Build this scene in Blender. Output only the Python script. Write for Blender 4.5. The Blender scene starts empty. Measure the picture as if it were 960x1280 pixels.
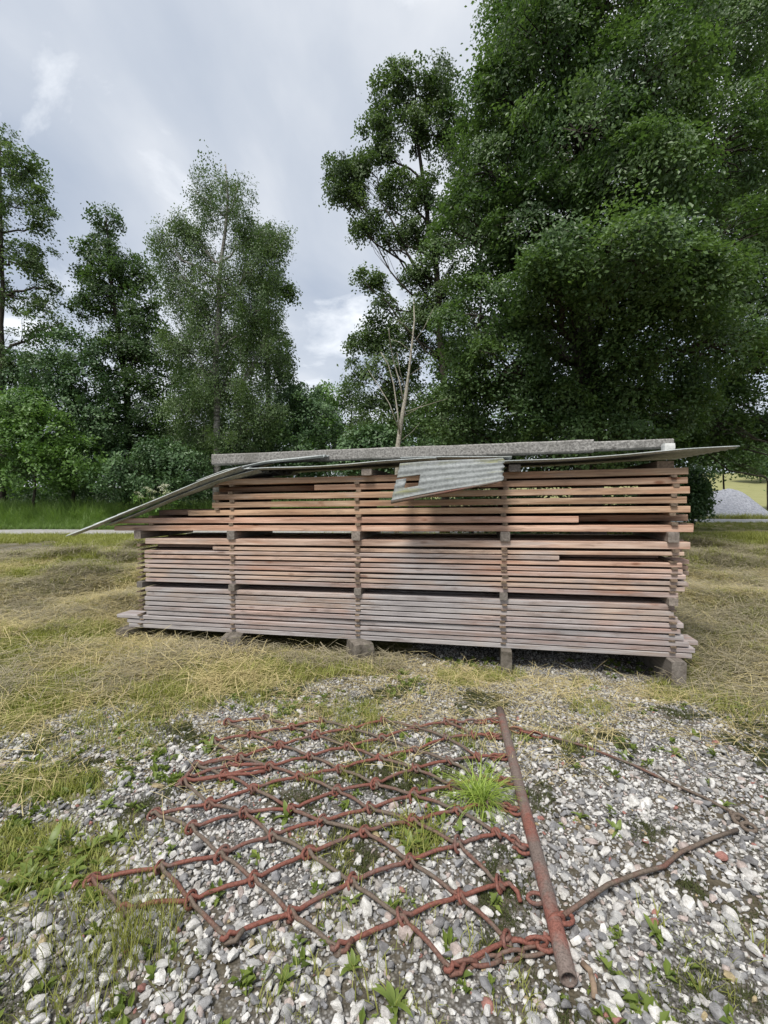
import bpy, math, random
import numpy as np
from mathutils import Vector, Matrix

R = math.radians
scene = bpy.context.scene
col = scene.collection

# ------------------------------------------------------------------ camera, world, sun, exposure
F = 560 / 1280.0                      # focal length over picture height
CAM_H = 1.5
PITCH = math.atan(18 / 560)
cam_d = bpy.data.cameras.new('camera')
cam_d.sensor_fit = 'VERTICAL'; cam_d.sensor_height = 24.0; cam_d.lens = 24.0 * F
cam_d.clip_start = 0.05; cam_d.clip_end = 5000
cam = bpy.data.objects.new('camera', cam_d); col.objects.link(cam)
cam.location = (0, 0, CAM_H); cam.rotation_euler = (R(90) - PITCH, 0, 0)
scene.camera = cam

SUN_EL, SUN_AZ = 58, 212              # degrees; azimuth the light comes from, clockwise from +Y
world = bpy.data.worlds.new('World'); scene.world = world; world.use_nodes = True
wn = world.node_tree; wn.nodes.clear()
def N(nt, typ, **kw):
    n = nt.nodes.new(typ)
    for k, v in kw.items():
        if k == 'inp':
            for a, b in v.items(): n.inputs[a].default_value = b
        else: setattr(n, k, v)
    return n
def ramp(nt, stops, interp='LINEAR'):
    n = nt.nodes.new('ShaderNodeValToRGB'); n.color_ramp.interpolation = interp
    e = n.color_ramp.elements
    while len(e) < len(stops): e.new(0.5)
    for i, (p, c) in enumerate(stops):
        e[i].position = p; e[i].color = (*c, 1) if len(c) == 3 else c
    return n
def build_world():
    L = wn.links.new
    out = N(wn, 'ShaderNodeOutputWorld'); bg = N(wn, 'ShaderNodeBackground'); bg.inputs[1].default_value = 0.1
    sky = N(wn, 'ShaderNodeTexSky', sky_type='NISHITA', sun_disc=False, sun_elevation=R(SUN_EL), sun_rotation=R(SUN_AZ))
    tc = N(wn, 'ShaderNodeTexCoord'); sep = N(wn, 'ShaderNodeSeparateXYZ'); L(tc.outputs['Generated'], sep.inputs[0])
    zz = N(wn, 'ShaderNodeMath', operation='MAXIMUM'); L(sep.outputs[2], zz.inputs[0]); zz.inputs[1].default_value = 0.0
    za = N(wn, 'ShaderNodeMath', operation='ADD'); L(zz.outputs[0], za.inputs[0]); za.inputs[1].default_value = 0.35
    dx = N(wn, 'ShaderNodeMath', operation='DIVIDE'); L(sep.outputs[0], dx.inputs[0]); L(za.outputs[0], dx.inputs[1])
    dy = N(wn, 'ShaderNodeMath', operation='DIVIDE'); L(sep.outputs[1], dy.inputs[0]); L(za.outputs[0], dy.inputs[1])
    cmb = N(wn, 'ShaderNodeCombineXYZ'); L(dx.outputs[0], cmb.inputs[0]); L(dy.outputs[0], cmb.inputs[1])
    mp = N(wn, 'ShaderNodeMapping'); mp.inputs['Location'].default_value = (1.9, 4.3, 0); L(cmb.outputs[0], mp.inputs[0])
    n1 = N(wn, 'ShaderNodeTexNoise', inp={'Scale': 1.5, 'Detail': 7.0, 'Roughness': 0.5, 'Distortion': 0.35}); L(mp.outputs[0], n1.inputs['Vector'])
    n2 = N(wn, 'ShaderNodeTexNoise', inp={'Scale': 2.6, 'Detail': 8.0, 'Roughness': 0.58, 'Distortion': 0.5}); L(mp.outputs[0], n2.inputs['Vector'])
    r1 = ramp(wn, [(0.36, (3.4, 3.85, 4.6)), (0.50, (4.5, 4.85, 5.4)), (0.62, (6.0, 6.2, 6.5))]); L(n1.outputs[0], r1.inputs[0])
    r2 = ramp(wn, [(0.56, (0, 0, 0)), (0.72, (1, 1, 1))]); L(n2.outputs[0], r2.inputs[0])
    m1 = N(wn, 'ShaderNodeMix', data_type='RGBA'); L(r2.outputs[0], m1.inputs[0]); L(r1.outputs[0], m1.inputs[6])
    m1.inputs[7].default_value = (8.2, 8.4, 8.6, 1)
    m2 = N(wn, 'ShaderNodeMix', data_type='RGBA'); m2.inputs[0].default_value = 0.88
    L(sky.outputs[0], m2.inputs[6]); L(m1.outputs[2], m2.inputs[7])
    L(m2.outputs[2], bg.inputs[0]); L(bg.outputs[0], out.inputs[0])
build_world()
sun_d = bpy.data.lights.new('sun', 'SUN'); sun_d.energy = 2.9; sun_d.angle = R(16); sun_d.color = (1, 0.96, 0.9)
sun = bpy.data.objects.new('sun', sun_d); col.objects.link(sun)
az, el = R(SUN_AZ), R(SUN_EL)
sdir = Vector((math.sin(az) * math.cos(el), math.cos(az) * math.cos(el), math.sin(el)))
sun.rotation_euler = (-sdir).to_track_quat('-Z', 'Y').to_euler()
scene.view_settings.view_transform = 'Standard'; scene.view_settings.look = 'None'
scene.view_settings.exposure = 0.6; scene.view_settings.gamma = 1.0
scene.render.engine = 'CYCLES'
cy = scene.cycles
cy.max_bounces = 6; cy.diffuse_bounces = 3; cy.glossy_bounces = 2; cy.transmission_bounces = 3; cy.transparent_max_bounces = 4
cy.caustics_reflective = False; cy.caustics_refractive = False
cy.use_denoising = True
try: cy.denoiser = 'OPENIMAGEDENOISE'; cy.denoising_input_passes = 'RGB_ALBEDO_NORMAL'
except Exception: pass

# ------------------------------------------------------------------ placing helpers
def ray(px, py):
    u = (px - 480) / 560; v = (640 - py) / 560
    c, s = math.cos(PITCH), math.sin(PITCH)
    return np.array([u, c + v * s, -s + v * c])
def at(px, py, Y):                    # the point seen at that pixel, Y metres away
    d = ray(px, py); return np.array([0, 0, CAM_H]) + d * (Y / d[1])
def gp(px, py, z=0.0):                # the ground point seen at that pixel
    d = ray(px, py); return np.array([0, 0, CAM_H]) + d * ((z - CAM_H) / d[2])
def ss(a, b, x):
    t = np.clip((np.asarray(x, float) - a) / (b - a), 0, 1); return t * t * (3 - 2 * t)
_rs = np.random.RandomState(7)
_tab = _rs.rand(256, 256)
def vnoise(x, y, s=1.0, o=0):
    x = np.asarray(x, float) * s + o * 17.3 + 1000; y = np.asarray(y, float) * s + o * 9.1 + 1000
    xi = np.floor(x).astype(int); yi = np.floor(y).astype(int); fx = x - xi; fy = y - yi
    fx = fx * fx * (3 - 2 * fx); fy = fy * fy * (3 - 2 * fy)
    g = lambda a, b: _tab[a % 256, b % 256]
    return (g(xi, yi) * (1 - fx) + g(xi + 1, yi) * fx) * (1 - fy) + (g(xi, yi + 1) * (1 - fx) + g(xi + 1, yi + 1) * fx) * fy
def fbm(x, y, s=1.0, o=0, k=4):
    v = 0; a = 0.5
    for i in range(k): v = v + a * vnoise(x, y, s * 2 ** i, o + i * 3); a *= 0.5
    return v / (1 - 0.5 ** k)

# where gravel gives way to grass: boundary measured along the yard
_b = [gp(px, py) for px, py in [(-400, 925), (0, 925), (60, 905), (130, 892), (240, 868), (330, 858), (400, 846), (470, 832), (520, 800), (600, 770), (700, 770), (790, 800), (850, 868), (905, 892), (960, 898), (1400, 905)]]
BX = np.array([p[0] for p in _b]); BY = np.array([p[1] for p in _b])
GREEN = [(gp(50, 985), .36, .15), (gp(70, 1090), .22, .16), (gp(10, 880), .5, .3), (gp(20, 1060), .2, .15), (gp(520, 1050), .12, .10)]
def gravel_mask(x, y):
    d = np.interp(x, BX, BY) - y
    n = fbm(x, y, 1.6, 1) - .5
    m = ss(-0.25, 0.3, d + n * .9)
    for c, rx, ry in GREEN:
        q = np.sqrt(((x - c[0]) / rx) ** 2 + ((y - c[1]) / ry) ** 2)
        m = m * (1 - 0.85 * ss(1.3, 0.6, q + (fbm(x, y, 5, 8) - .5) * .8))
    c = gp(-60, 690); q = np.sqrt(((x - c[0]) / 3.6) ** 2 + ((y - c[1]) / 3.2) ** 2)      # gravel lane joining on the left
    return np.maximum(m, .8 * ss(1.4, .5, q + (fbm(x, y, 1.3, 5) - .5) * 1.5))
def terrain(x, y):
    x = np.asarray(x, float); y = np.asarray(y, float)
    z = .22 * ss(12, 26, y) * ss(2, 16, x) + 5.2 * ss(32, 80, y) * ss(12, 46, x) + 6 * ss(60, 200, y)
    g = 1 - gravel_mask(x, y)
    lump = (fbm(x, y, 1.0, 4) - .40) * .46 * ss(3.2, 5.5, y) * ss(17, 11, y) * g * (ss(-2.6, -4, x) + ss(2.9, 4, x) + ss(7, 8, y))
    s_ = (x + 2.6785) * .97641 - (y - 4.94) * .215924; d_ = (x + 2.6785) * .215924 + (y - 4.94) * .97641
    dip = ss(-1.0, -.2, s_) * ss(6.3, 5.5, s_) * ss(-.80, -.10, d_) * ss(2.2, 1.2, d_) * .10
    return z - dip + np.maximum(lump, -.03) + (fbm(x, y, 3, 2, 3) - .5) * .035 * ss(9, 2, y)
def tz(x, y): return float(terrain(np.array([x]), np.array([y]))[0])

# ------------------------------------------------------------------ object helpers
def tag(o, label=None, cat=None, group=None, kind=None):
    if label: o['label'] = label
    if cat: o['category'] = cat
    if group: o['group'] = group
    if kind: o['kind'] = kind
    return o
def empty(name, loc=(0, 0, 0), rot=(0, 0, 0)):
    o = bpy.data.objects.new(name, None); col.objects.link(o); o.location = loc; o.rotation_euler = rot
    o.empty_display_size = .1
    return o
def link(name, me, parent=None, loc=None, rot=None):
    o = bpy.data.objects.new(name, me); col.objects.link(o)
    if parent: o.parent = parent
    if loc is not None: o.location = loc
    if rot is not None: o.rotation_euler = rot
    return o
class MB:
    def __init__(s): s.v = []; s.f = []
    def add(s, v, f):
        b = len(s.v); s.v += [tuple(map(float, p)) for p in v]; s.f += [tuple(i + b for i in q) for q in f]
    def tube(s, pts, rad, n=6, caps=True, closed=False):
        pts = [Vector(p) for p in pts]; k = len(pts)
        rad = [rad] * k if isinstance(rad, (int, float)) else rad
        V = []; up = None
        for i, p in enumerate(pts):
            if closed: t = pts[(i + 1) % k] - pts[i - 1]
            else: t = pts[min(i + 1, k - 1)] - pts[max(i - 1, 0)]
            t = t.normalized() if t.length > 1e-9 else Vector((0, 0, 1))
            if up is None:
                up = t.orthogonal().normalized()
            up = (up - t * up.dot(t)); up = up.normalized() if up.length > 1e-6 else t.orthogonal().normalized()
            w = t.cross(up)
            for j in range(n):
                a = 2 * math.pi * j / n
                V.append(p + (up * math.cos(a) + w * math.sin(a)) * rad[i])
        Fc = []
        for i in range(k if closed else k - 1):
            i2 = (i + 1) % k
            for j in range(n):
                j2 = (j + 1) % n
                Fc.append((i * n + j, i * n + j2, i2 * n + j2, i2 * n + j))
        if caps and not closed:
            Fc.append(tuple(range(n - 1, -1, -1))); Fc.append(tuple((k - 1) * n + j for j in range(n)))
        s.add(V, Fc)
    def mesh(s, name, mat, smooth=False):
        me = bpy.data.meshes.new(name); me.from_pydata(s.v, [], s.f); me.materials.append(mat)
        if smooth: me.polygons.foreach_set('use_smooth', [True] * len(me.polygons))
        me.update(); return me
def np_mesh(name, verts, faces, mat, smooth=False, attrs=None):
    """verts (n,3); faces (m,k) all of the same size k; attrs {name: per-vertex float}"""
    me = bpy.data.meshes.new(name); m, k = faces.shape
    me.vertices.add(len(verts)); me.vertices.foreach_set('co', np.asarray(verts, np.float32).ravel())
    me.loops.add(m * k); me.loops.foreach_set('vertex_index', faces.astype(np.int32).ravel())
    me.polygons.add(m); me.polygons.foreach_set('loop_start', np.arange(0, m * k, k, dtype=np.int32))
    me.polygons.foreach_set('use_smooth', np.full(m, smooth))
    for nme, val in (attrs or {}).items():
        a = me.attributes.new(nme, 'FLOAT', 'POINT'); a.data.foreach_set('value', np.asarray(val, np.float32))
    if mat: me.materials.append(mat)
    me.update(calc_edges=True); me.validate()
    return me
def box_mesh(name, L, W, H, mat, seg=1, rnd=0.0, seed=0, bev=.003, origin='center', endcut=0.0):
    """long board along X, slightly waney and warped, with eased edges; X from 0 to L"""
    r = random.Random(seed); mb = MB(); V = []
    prof = [(-W/2+bev, -H/2), (W/2-bev, -H/2), (W/2, -H/2+bev), (W/2, H/2-bev), (W/2-bev, H/2), (-W/2+bev, H/2), (-W/2, H/2-bev), (-W/2, -H/2+bev)]
    a1, a2, p1, p2 = r.uniform(-1, 1) * rnd, r.uniform(-1, 1) * rnd, r.uniform(0, 6), r.uniform(0, 6)
    c0, c1 = r.uniform(-endcut, endcut), r.uniform(-endcut, endcut)
    for i in range(seg + 1):
        t = i / seg; dz = a1 * math.sin(t * 5 + p1) * .6 + a2 * math.sin(t * 11 + p2) * .3; dy = a2 * math.sin(t * 4 + p2)
        hz = 1 + r.uniform(-.04, .04) * (rnd > 0)
        for (y, z) in prof:
            x = L * t + (c0 * y / W if i == 0 else c1 * y / W if i == seg else 0)
            V.append((x, y + dy, z * hz + dz))
    Fc = []
    for i in range(seg):
        for j in range(8):
            Fc.append((i*8+j, i*8+(j+1) % 8, (i+1)*8+(j+1) % 8, (i+1)*8+j))
    Fc = [tuple(reversed(q)) for q in Fc]
    Fc.append(tuple(range(8))); Fc.append(tuple(seg * 8 + j for j in range(7, -1, -1)))
    mb.add(V, Fc); return mb.mesh(name, mat)

# ------------------------------------------------------------------ materials
def mat(name):
    m = bpy.data.materials.new(name); m.use_nodes = True; nt = m.node_tree; nt.nodes.clear()
    out = N(nt, 'ShaderNodeOutputMaterial'); b = N(nt, 'ShaderNodeBsdfPrincipled'); nt.links.new(b.outputs[0], out.inputs[0])
    b.inputs['Roughness'].default_value = .85; b.inputs['Specular IOR Level'].default_value = .25
    return m, nt, b, out
def noise(nt, vec, scale, detail=4, rough=.55, dist=0.0):
    n = N(nt, 'ShaderNodeTexNoise', inp={'Scale': scale, 'Detail': detail, 'Roughness': rough, 'Distortion': dist})
    if vec is not None: nt.links.new(vec, n.inputs['Vector'])
    return n
def mixc(nt, fac, a, b, mode='MIX'):
    m = N(nt, 'ShaderNodeMix', data_type='RGBA', blend_type=mode)
    for s, v in ((0, fac), (6, a), (7, b)):
        if hasattr(v, 'links') or isinstance(v, bpy.types.NodeSocket): nt.links.new(v, m.inputs[s])
        elif s == 0: m.inputs[0].default_value = v
        else: m.inputs[s].default_value = (*v, 1)
    return m.outputs[2]
def mth(nt, op, a, b=None, c=None):
    m = N(nt, 'ShaderNodeMath', operation=op)
    for i, v in enumerate((a, b, c)):
        if v is None: continue
        if isinstance(v, bpy.types.NodeSocket): nt.links.new(v, m.inputs[i])
        else: m.inputs[i].default_value = v
    return m.outputs[0]
def maprange(nt, v, a, b, c=0.0, d=1.0):
    m = N(nt, 'ShaderNodeMapRange'); nt.links.new(v, m.inputs[0])
    for i, q in enumerate((a, b, c, d)): m.inputs[i + 1].default_value = q
    return m.outputs[0]
def bump(nt, b, h, strength=.5, dist=.01):
    n = N(nt, 'ShaderNodeBump', inp={'Strength': strength, 'Distance': dist}); nt.links.new(h, n.inputs['Height'])
    nt.links.new(n.outputs[0], b.inputs['Normal'])
def objc(nt): return N(nt, 'ShaderNodeTexCoord').outputs['Object']
def wpos(nt): return N(nt, 'ShaderNodeNewGeometry').outputs['Position']
def mapping(nt, v, scale=(1, 1, 1), loc=None):
    m = N(nt, 'ShaderNodeMapping'); nt.links.new(v, m.inputs[0]); m.inputs['Scale'].default_value = scale
    if loc is not None:
        nt.links.new(loc, m.inputs['Location'])
    return m.outputs[0]
def rand_vec(nt, amt=37.0):
    oi = N(nt, 'ShaderNodeObjectInfo'); c = N(nt, 'ShaderNodeCombineXYZ')
    for i, k in enumerate((1.0, .61, 1.7)): nt.links.new(mth(nt, 'MULTIPLY', oi.outputs['Random'], amt * k), c.inputs[i])
    return c.outputs[0], oi

def wood_material(name, greyness=0.0):
    m, nt, b, out = mat(name); L = nt.links.new
    rv, oi = rand_vec(nt)
    v = mapping(nt, objc(nt), (1, 1, 1), rv)
    g1 = noise(nt, mapping(nt, v, (1.4, 28, 28)), 1.0, 5, .6, .4)
    g2 = noise(nt, mapping(nt, v, (5, 130, 130)), 1.0, 3, .6)
    base = ramp(nt, [(.28, (.25, .155, .108)), (.5, (.44, .31, .238)), (.72, (.60, .465, .38))]); L(g1.outputs[0], base.inputs[0])
    c = mixc(nt, 1.0, base.outputs[0], oi.outputs['Color'], 'MULTIPLY')
    fine = ramp(nt, [(.3, (.72, .70, .68)), (.6, (1.05, 1.05, 1.05))]); L(g2.outputs[0], fine.inputs[0])
    c = mixc(nt, .8, c, fine.outputs[0], 'MULTIPLY')
    g3 = noise(nt, mapping(nt, v, (.55, 7, 7)), 1.0, 4, .6, .3)
    lowf = ramp(nt, [(.32, (.70, .67, .66)), (.5, (1, 1, 1)), (.68, (1.22, 1.2, 1.18))]); L(g3.outputs[0], lowf.inputs[0]); c = mixc(nt, 1.0, c, lowf.outputs[0], 'MULTIPLY')
    g4 = noise(nt, mapping(nt, v, (1.1, 9, 9)), 1.3, 3, .6); c = mixc(nt, maprange(nt, g4.outputs[0], .54, .70, 0, .42), c, (.42, .185, .105))
    # knots
    vo = N(nt, 'ShaderNodeTexVoronoi', inp={'Scale': 1.0, 'Randomness': 1.0}); L(mapping(nt, v, (3.1, 9, 9)), vo.inputs['Vector'])
    kn = maprange(nt, vo.outputs['Distance'], .10, .19, 1, 0)
    rr = noise(nt, v, 1.7, 1); kn = mth(nt, 'MULTIPLY', kn, maprange(nt, rr.outputs[0], .44, .50))
    c = mixc(nt, mth(nt, 'MULTIPLY', kn, .8), c, (.16, .06, .03))
    # silver-grey weathering in patches, more at the bottom of the stack; alpha of the object colour carries how far it has gone
    p = wpos(nt)
    w1 = noise(nt, mapping(nt, p, (.9, .9, 1.6)), 1.2, 4, .6, .6)
    w2 = noise(nt, mapping(nt, v, (2.0, 40, 40)), 1.0, 4, .65)
    ww = mth(nt, 'ADD', w1.outputs[0], mth(nt, 'MULTIPLY', w2.outputs[0], .55))
    ww = mth(nt, 'ADD', ww, oi.outputs['Alpha'])
    sx = N(nt, 'ShaderNodeSeparateXYZ'); L(p, sx.inputs[0])
    ww = mth(nt, 'ADD', ww, maprange(nt, sx.outputs[0], -2.9, -1.4, .26, 0))
    vd = N(nt, 'ShaderNodeVectorMath', operation='DISTANCE'); L(mapping(nt, p, (.8, 0, 1.2)), vd.inputs[0]); vd.inputs[1].default_value = (.30, 0, .75)
    ww = mth(nt, 'ADD', ww, maprange(nt, vd.outputs['Value'], .15, .55, .26, 0))
    wf = maprange(nt, ww, 1.02, 1.42, 0, .92)
    gr = ramp(nt, [(.3, (.20, .19, .195)), (.55, (.37, .35, .35)), (.8, (.52, .50, .49))]); L(w2.outputs[0], gr.inputs[0])
    c = mixc(nt, wf, c, gr.outputs[0])
    # dark water stains
    st = noise(nt, mapping(nt, v, (3, 14, 14)), 1.0, 5, .7); c = mixc(nt, maprange(nt, st.outputs[0], .54, .74, 0, .75), c, (.12, .08, .06))
    L(c, b.inputs['Base Color']); b.inputs['Roughness'].default_value = .8
    bump(nt, b, g2.outputs[0], .35, .004)
    return m
def aged_wood(name, dark, light):
    m, nt, b, out = mat(name); L = nt.links.new
    rv, oi = rand_vec(nt); v = mapping(nt, objc(nt), (1, 1, 1), rv)
    g = noise(nt, mapping(nt, v, (2, 45, 45)), 1.0, 5, .65, .3); h = noise(nt, v, 9, 4)
    r = ramp(nt, [(.3, dark), (.7, light)]); L(g.outputs[0], r.inputs[0])
    c = mixc(nt, maprange(nt, h.outputs[0], .5, .75, 0, .75), r.outputs[0], (.07, .055, .04))
    c = mixc(nt, 1.0, c, mixc(nt, oi.outputs['Random'], (.75, .75, .75), (1.2, 1.12, 1.05)), 'MULTIPLY')
    L(c, b.inputs['Base Color']); bump(nt, b, g.outputs[0], .6, .006); return m
def rust_material(name, red, grey, bias=0.0):
    m, nt, b, out = mat(name); L = nt.links.new
    p = wpos(nt); n1 = noise(nt, p, 6, 5, .65); n2 = noise(nt, p, 140, 3, .7)
    oi = N(nt, 'ShaderNodeObjectInfo')
    f = mth(nt, 'ADD', n1.outputs[0], mth(nt, 'MULTIPLY', mth(nt, 'SUBTRACT', oi.outputs['Random'], .5), .18))
    c = mixc(nt, maprange(nt, f, .46 + bias, .62 + bias), red, grey)
    sp = ramp(nt, [(.35, (.55, .5, .48)), (.6, (1.15, 1.1, 1.08))]); L(n2.outputs[0], sp.inputs[0])
    c = mixc(nt, .9, c, sp.outputs[0], 'MULTIPLY')
    L(c, b.inputs['Base Color']); b.inputs['Roughness'].default_value = .72; b.inputs['Specular IOR Level'].default_value = .35
    bump(nt, b, n2.outputs[0], .5, .002); return m
def leaf_material(name, dark, light, trans=.28, rough=.45):
    m, nt, b, out = mat(name); L = nt.links.new
    a = N(nt, 'ShaderNodeAttribute', attribute_name='tint')
    r = ramp(nt, [(0, dark), (1, light)]); L(a.outputs['Fac'], r.inputs[0])
    L(r.outputs[0], b.inputs['Base Color']); b.inputs['Roughness'].default_value = rough; b.inputs['Specular IOR Level'].default_value = .4
    t = N(nt, 'ShaderNodeBsdfTranslucent'); L(mixc(nt, 1, r.outputs[0], (1.25, 1.35, .7), 'MULTIPLY'), t.inputs[0])
    mx = N(nt, 'ShaderNodeMixShader'); mx.inputs[0].default_value = trans
    L(b.outputs[0], mx.inputs[1]); L(t.outputs[0], mx.inputs[2]); L(mx.outputs[0], out.inputs[0]); return m
def bark_material(name, a, c2, sc=(3, 3, .6), scale=6):
    m, nt, b, out = mat(name); L = nt.links.new
    n = noise(nt, mapping(nt, wpos(nt), sc), scale, 5, .65); r = ramp(nt, [(.35, a), (.65, c2)]); L(n.outputs[0], r.inputs[0])
    L(r.outputs[0], b.inputs['Base Color']); bump(nt, b, n.outputs[0], .8, .03); return m

def ground_material():
    m, nt, b, out = mat('ground_soil_and_turf'); L = nt.links.new
    p = wpos(nt); ga = N(nt, 'ShaderNodeAttribute', attribute_name='gravel').outputs['Fac']
    far = N(nt, 'ShaderNodeAttribute', attribute_name='field').outputs['Fac']
    # turf and cut hay
    n1 = noise(nt, p, .9, 5, .6); n2 = noise(nt, p, 9, 4, .6); n3 = noise(nt, mapping(nt, p, (30, 90, 30)), 1, 3, .6)
    green = ramp(nt, [(.3, (.09, .095, .026)), (.7, (.22, .22, .075))]); L(n2.outputs[0], green.inputs[0])
    straw = ramp(nt, [(.3, (.20, .165, .075)), (.7, (.44, .37, .20))]); L(n3.outputs[0], straw.inputs[0])
    turf = mixc(nt, maprange(nt, n1.outputs[0], .40, .62), green.outputs[0], straw.outputs[0])
    turf = mixc(nt, mth(nt, 'MULTIPLY', far, maprange(nt, n1.outputs[0], .3, .7, .75, 1)), turf, (.25, .25, .115))
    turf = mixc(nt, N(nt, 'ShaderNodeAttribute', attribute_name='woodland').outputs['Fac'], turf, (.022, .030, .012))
    # fine grit and earth under the loose stones
    vo = N(nt, 'ShaderNodeTexVoronoi', inp={'Scale': 95.0}); L(p, vo.inputs['Vector'])
    grit = ramp(nt, [(0, (.16, .15, .14)), (.25, (.30, .29, .28)), (.5, (.45, .44, .42)), (.75, (.25, .24, .235)), (1, (.58, .57, .55))]); L(N_sep(nt, vo.outputs['Color']), grit.inputs[0])
    edge = maprange(nt, vo.outputs['Distance'], .15, .6, 1, .25)
    grit_c = mixc(nt, 1, grit.outputs[0], edge, 'MULTIPLY')
    n4 = noise(nt, p, 2.6, 5, .62)
    soil = ramp(nt, [(.3, (.055, .047, .030)), (.7, (.13, .11, .078))]); L(n2.outputs[0], soil.inputs[0])
    gr = mixc(nt, maprange(nt, n4.outputs[0], .42, .60, .25, 1), grit_c, soil.outputs[0])
    c = mixc(nt, ga, turf, gr)
    L(c, b.inputs['Base Color']); b.inputs['Roughness'].default_value = .95; b.inputs['Specular IOR Level'].default_value = .1
    h = mth(nt, 'ADD', mth(nt, 'MULTIPLY', vo.outputs['Distance'], -.6), n3.outputs[0]); bump(nt, b, h, .6, .012)
    return m
def N_sep(nt, c):
    s = N(nt, 'ShaderNodeSeparateColor'); nt.links.new(c, s.inputs[0]); return s.outputs[0]
def stone_material(name, big=False):
    m, nt, b, out = mat(name); L = nt.links.new
    rv, oi = rand_vec(nt, 51)
    stops = [(0, (.27, .27, .28)), (.10, (.36, .36, .37)), (.22, (.50, .50, .495)), (.36, (.70, .69, .665)), (.50, (.24, .235, .24)), (.57, (.58, .565, .55)),
             (.68, (.80, .79, .77)), (.82, (.44, .415, .39)), (.88, (.53, .45, .42)), (.93, (.66, .65, .64)), (.972, (.42, .21, .18)), (.980, (.50, .41, .25)), (.987, (.34, .34, .36))]
    r = ramp(nt, stops, 'CONSTANT'); L(oi.outputs['Random'], r.inputs[0])
    v = mapping(nt, objc(nt), (1, 1, 1), rv); n1 = noise(nt, v, 2.2, 5, .65); n2 = noise(nt, v, 14, 3, .7)
    k = ramp(nt, [(.3, (.52, .51, .49)), (.62, (.98, .97, .95))]); L(n1.outputs[0], k.inputs[0])
    c = mixc(nt, 1, r.outputs[0], k.outputs[0], 'MULTIPLY')
    k2 = ramp(nt, [(.35, (.75, .74, .72)), (.6, (1.05, 1.05, 1.05))]); L(n2.outputs[0], k2.inputs[0])
    c = mixc(nt, .8, c, k2.outputs[0], 'MULTIPLY')
    L(c, b.inputs['Base Color']); b.inputs['Roughness'].default_value = .85; bump(nt, b, n2.outputs[0], .4, .08); return m
def simple_noise_material(name, c1, c2, scale, detail=5, rough=.9, lo=.35, hi=.65, bstr=.4, bdist=.01, extra=None):
    m, nt, b, out = mat(name); L = nt.links.new
    n = noise(nt, objc(nt), scale, detail, .65); r = ramp(nt, [(lo, c1), (hi, c2)]); L(n.outputs[0], r.inputs[0]); c = r.outputs[0]
    if extra:
        n2 = noise(nt, objc(nt), extra[0], 4, .6); c = mixc(nt, maprange(nt, n2.outputs[0], extra[2], extra[3], 0, extra[4]), c, extra[1])
    L(c, b.inputs['Base Color']); b.inputs['Roughness'].default_value = rough; bump(nt, b, n.outputs[0], bstr, bdist); return m
def sheet_material(name, lich=.15, k0=.80):
    m, nt, b, out = mat(name); L = nt.links.new
    v = objc(nt); n1 = noise(nt, mapping(nt, v, (1.2, 5, 5)), 2, 5, .65); n2 = noise(nt, v, 45, 4, .7)
    r = ramp(nt, [(.3, (.34, .36, .35)), (.5, (.50, .53, .52)), (.7, (.66, .69, .68))]); L(n1.outputs[0], r.inputs[0])
    k = ramp(nt, [(.3, (.6, .6, .6)), (.65, (1.1, 1.1, 1.1))]); L(n2.outputs[0], k.inputs[0]); c = mixc(nt, 1, r.outputs[0], k.outputs[0], 'MULTIPLY')
    n3 = noise(nt, mapping(nt, v, (1, 9, 9)), 1.6, 4, .6); c = mixc(nt, maprange(nt, n3.outputs[0], .54, .68, 0, lich), c, (.42, .42, .13)); c = mixc(nt, 1, c, (k0, k0, k0), 'MULTIPLY')
    L(c, b.inputs['Base Color']); b.inputs['Roughness'].default_value = .7; bump(nt, b, n2.outputs[0], .3, .003); return m

M_ground = ground_material()
M_plank = wood_material('sawn_larch_wood')
M_spacer = aged_wood('weathered_spacer_wood', (.11, .085, .062), (.28, .215, .16))
M_beam = aged_wood('grey_old_timber', (.12, .108, .097), (.29, .265, .24))
M_rust = rust_material('red_rusty_iron', (.19, .075, .055), (.14, .10, .085), .03)
M_rust_dull = rust_material('dull_grey_rusty_iron', (.15, .072, .054), (.13, .105, .082), -.10)
M_pipe = rust_material('flaking_pipe_iron', (.20, .085, .065), (.155, .125, .11), -.02)
M_sheet = sheet_material('weathered_corrugated_sheet')
M_torn = sheet_material('lichened_torn_sheet', .6, .48)
M_conc = simple_noise_material('speckled_concrete', (.10, .095, .088), (.42, .405, .38), 48, 6, .95, .34, .72, .8, .01, (3, (.14, .135, .12), .5, .72, .7))
M_stone = stone_material('loose_gravel_stone')
M_foot = simple_noise_material('mossy_foot_block', (.08, .07, .055), (.24, .21, .18), 12, 6, .95, .35, .68, .7, .02, (7, (.07, .09, .025), .55, .7, .6))
M_heap = simple_noise_material('bluish_crushed_stone', (.20, .21, .24), (.40, .41, .45), 9, 8, .95, .3, .7, .8, .1)
M_road = simple_noise_material('grey_road_gravel', (.24, .235, .225), (.42, .41, .40), 5, 8, .95, .3, .7, .5, .02)
M_bark = bark_material('dark_bark', (.022, .018, .014), (.07, .06, .048))
M_birch = bark_material('birch_bark', (.06, .055, .05), (.42, .40, .37), (1, 1, 5), 2)
M_pale = bark_material('pale_sapling_bark', (.22, .20, .16), (.44, .41, .34), (6, 6, 6), 4)
M_maple = leaf_material('maple_leaf', (.034, .074, .022), (.132, .208, .072), .36)
M_oak = leaf_material('oak_leaf', (.032, .066, .024), (.115, .185, .066), .36)
M_alder = leaf_material('alder_leaf', (.045, .082, .030), (.145, .21, .085), .36)
M_birchleaf = leaf_material('birch_leaf', (.058, .105, .040), (.155, .225, .088), .3)
M_bush = leaf_material('hazel_leaf', (.055, .12, .028), (.19, .32, .08), .3)
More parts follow.
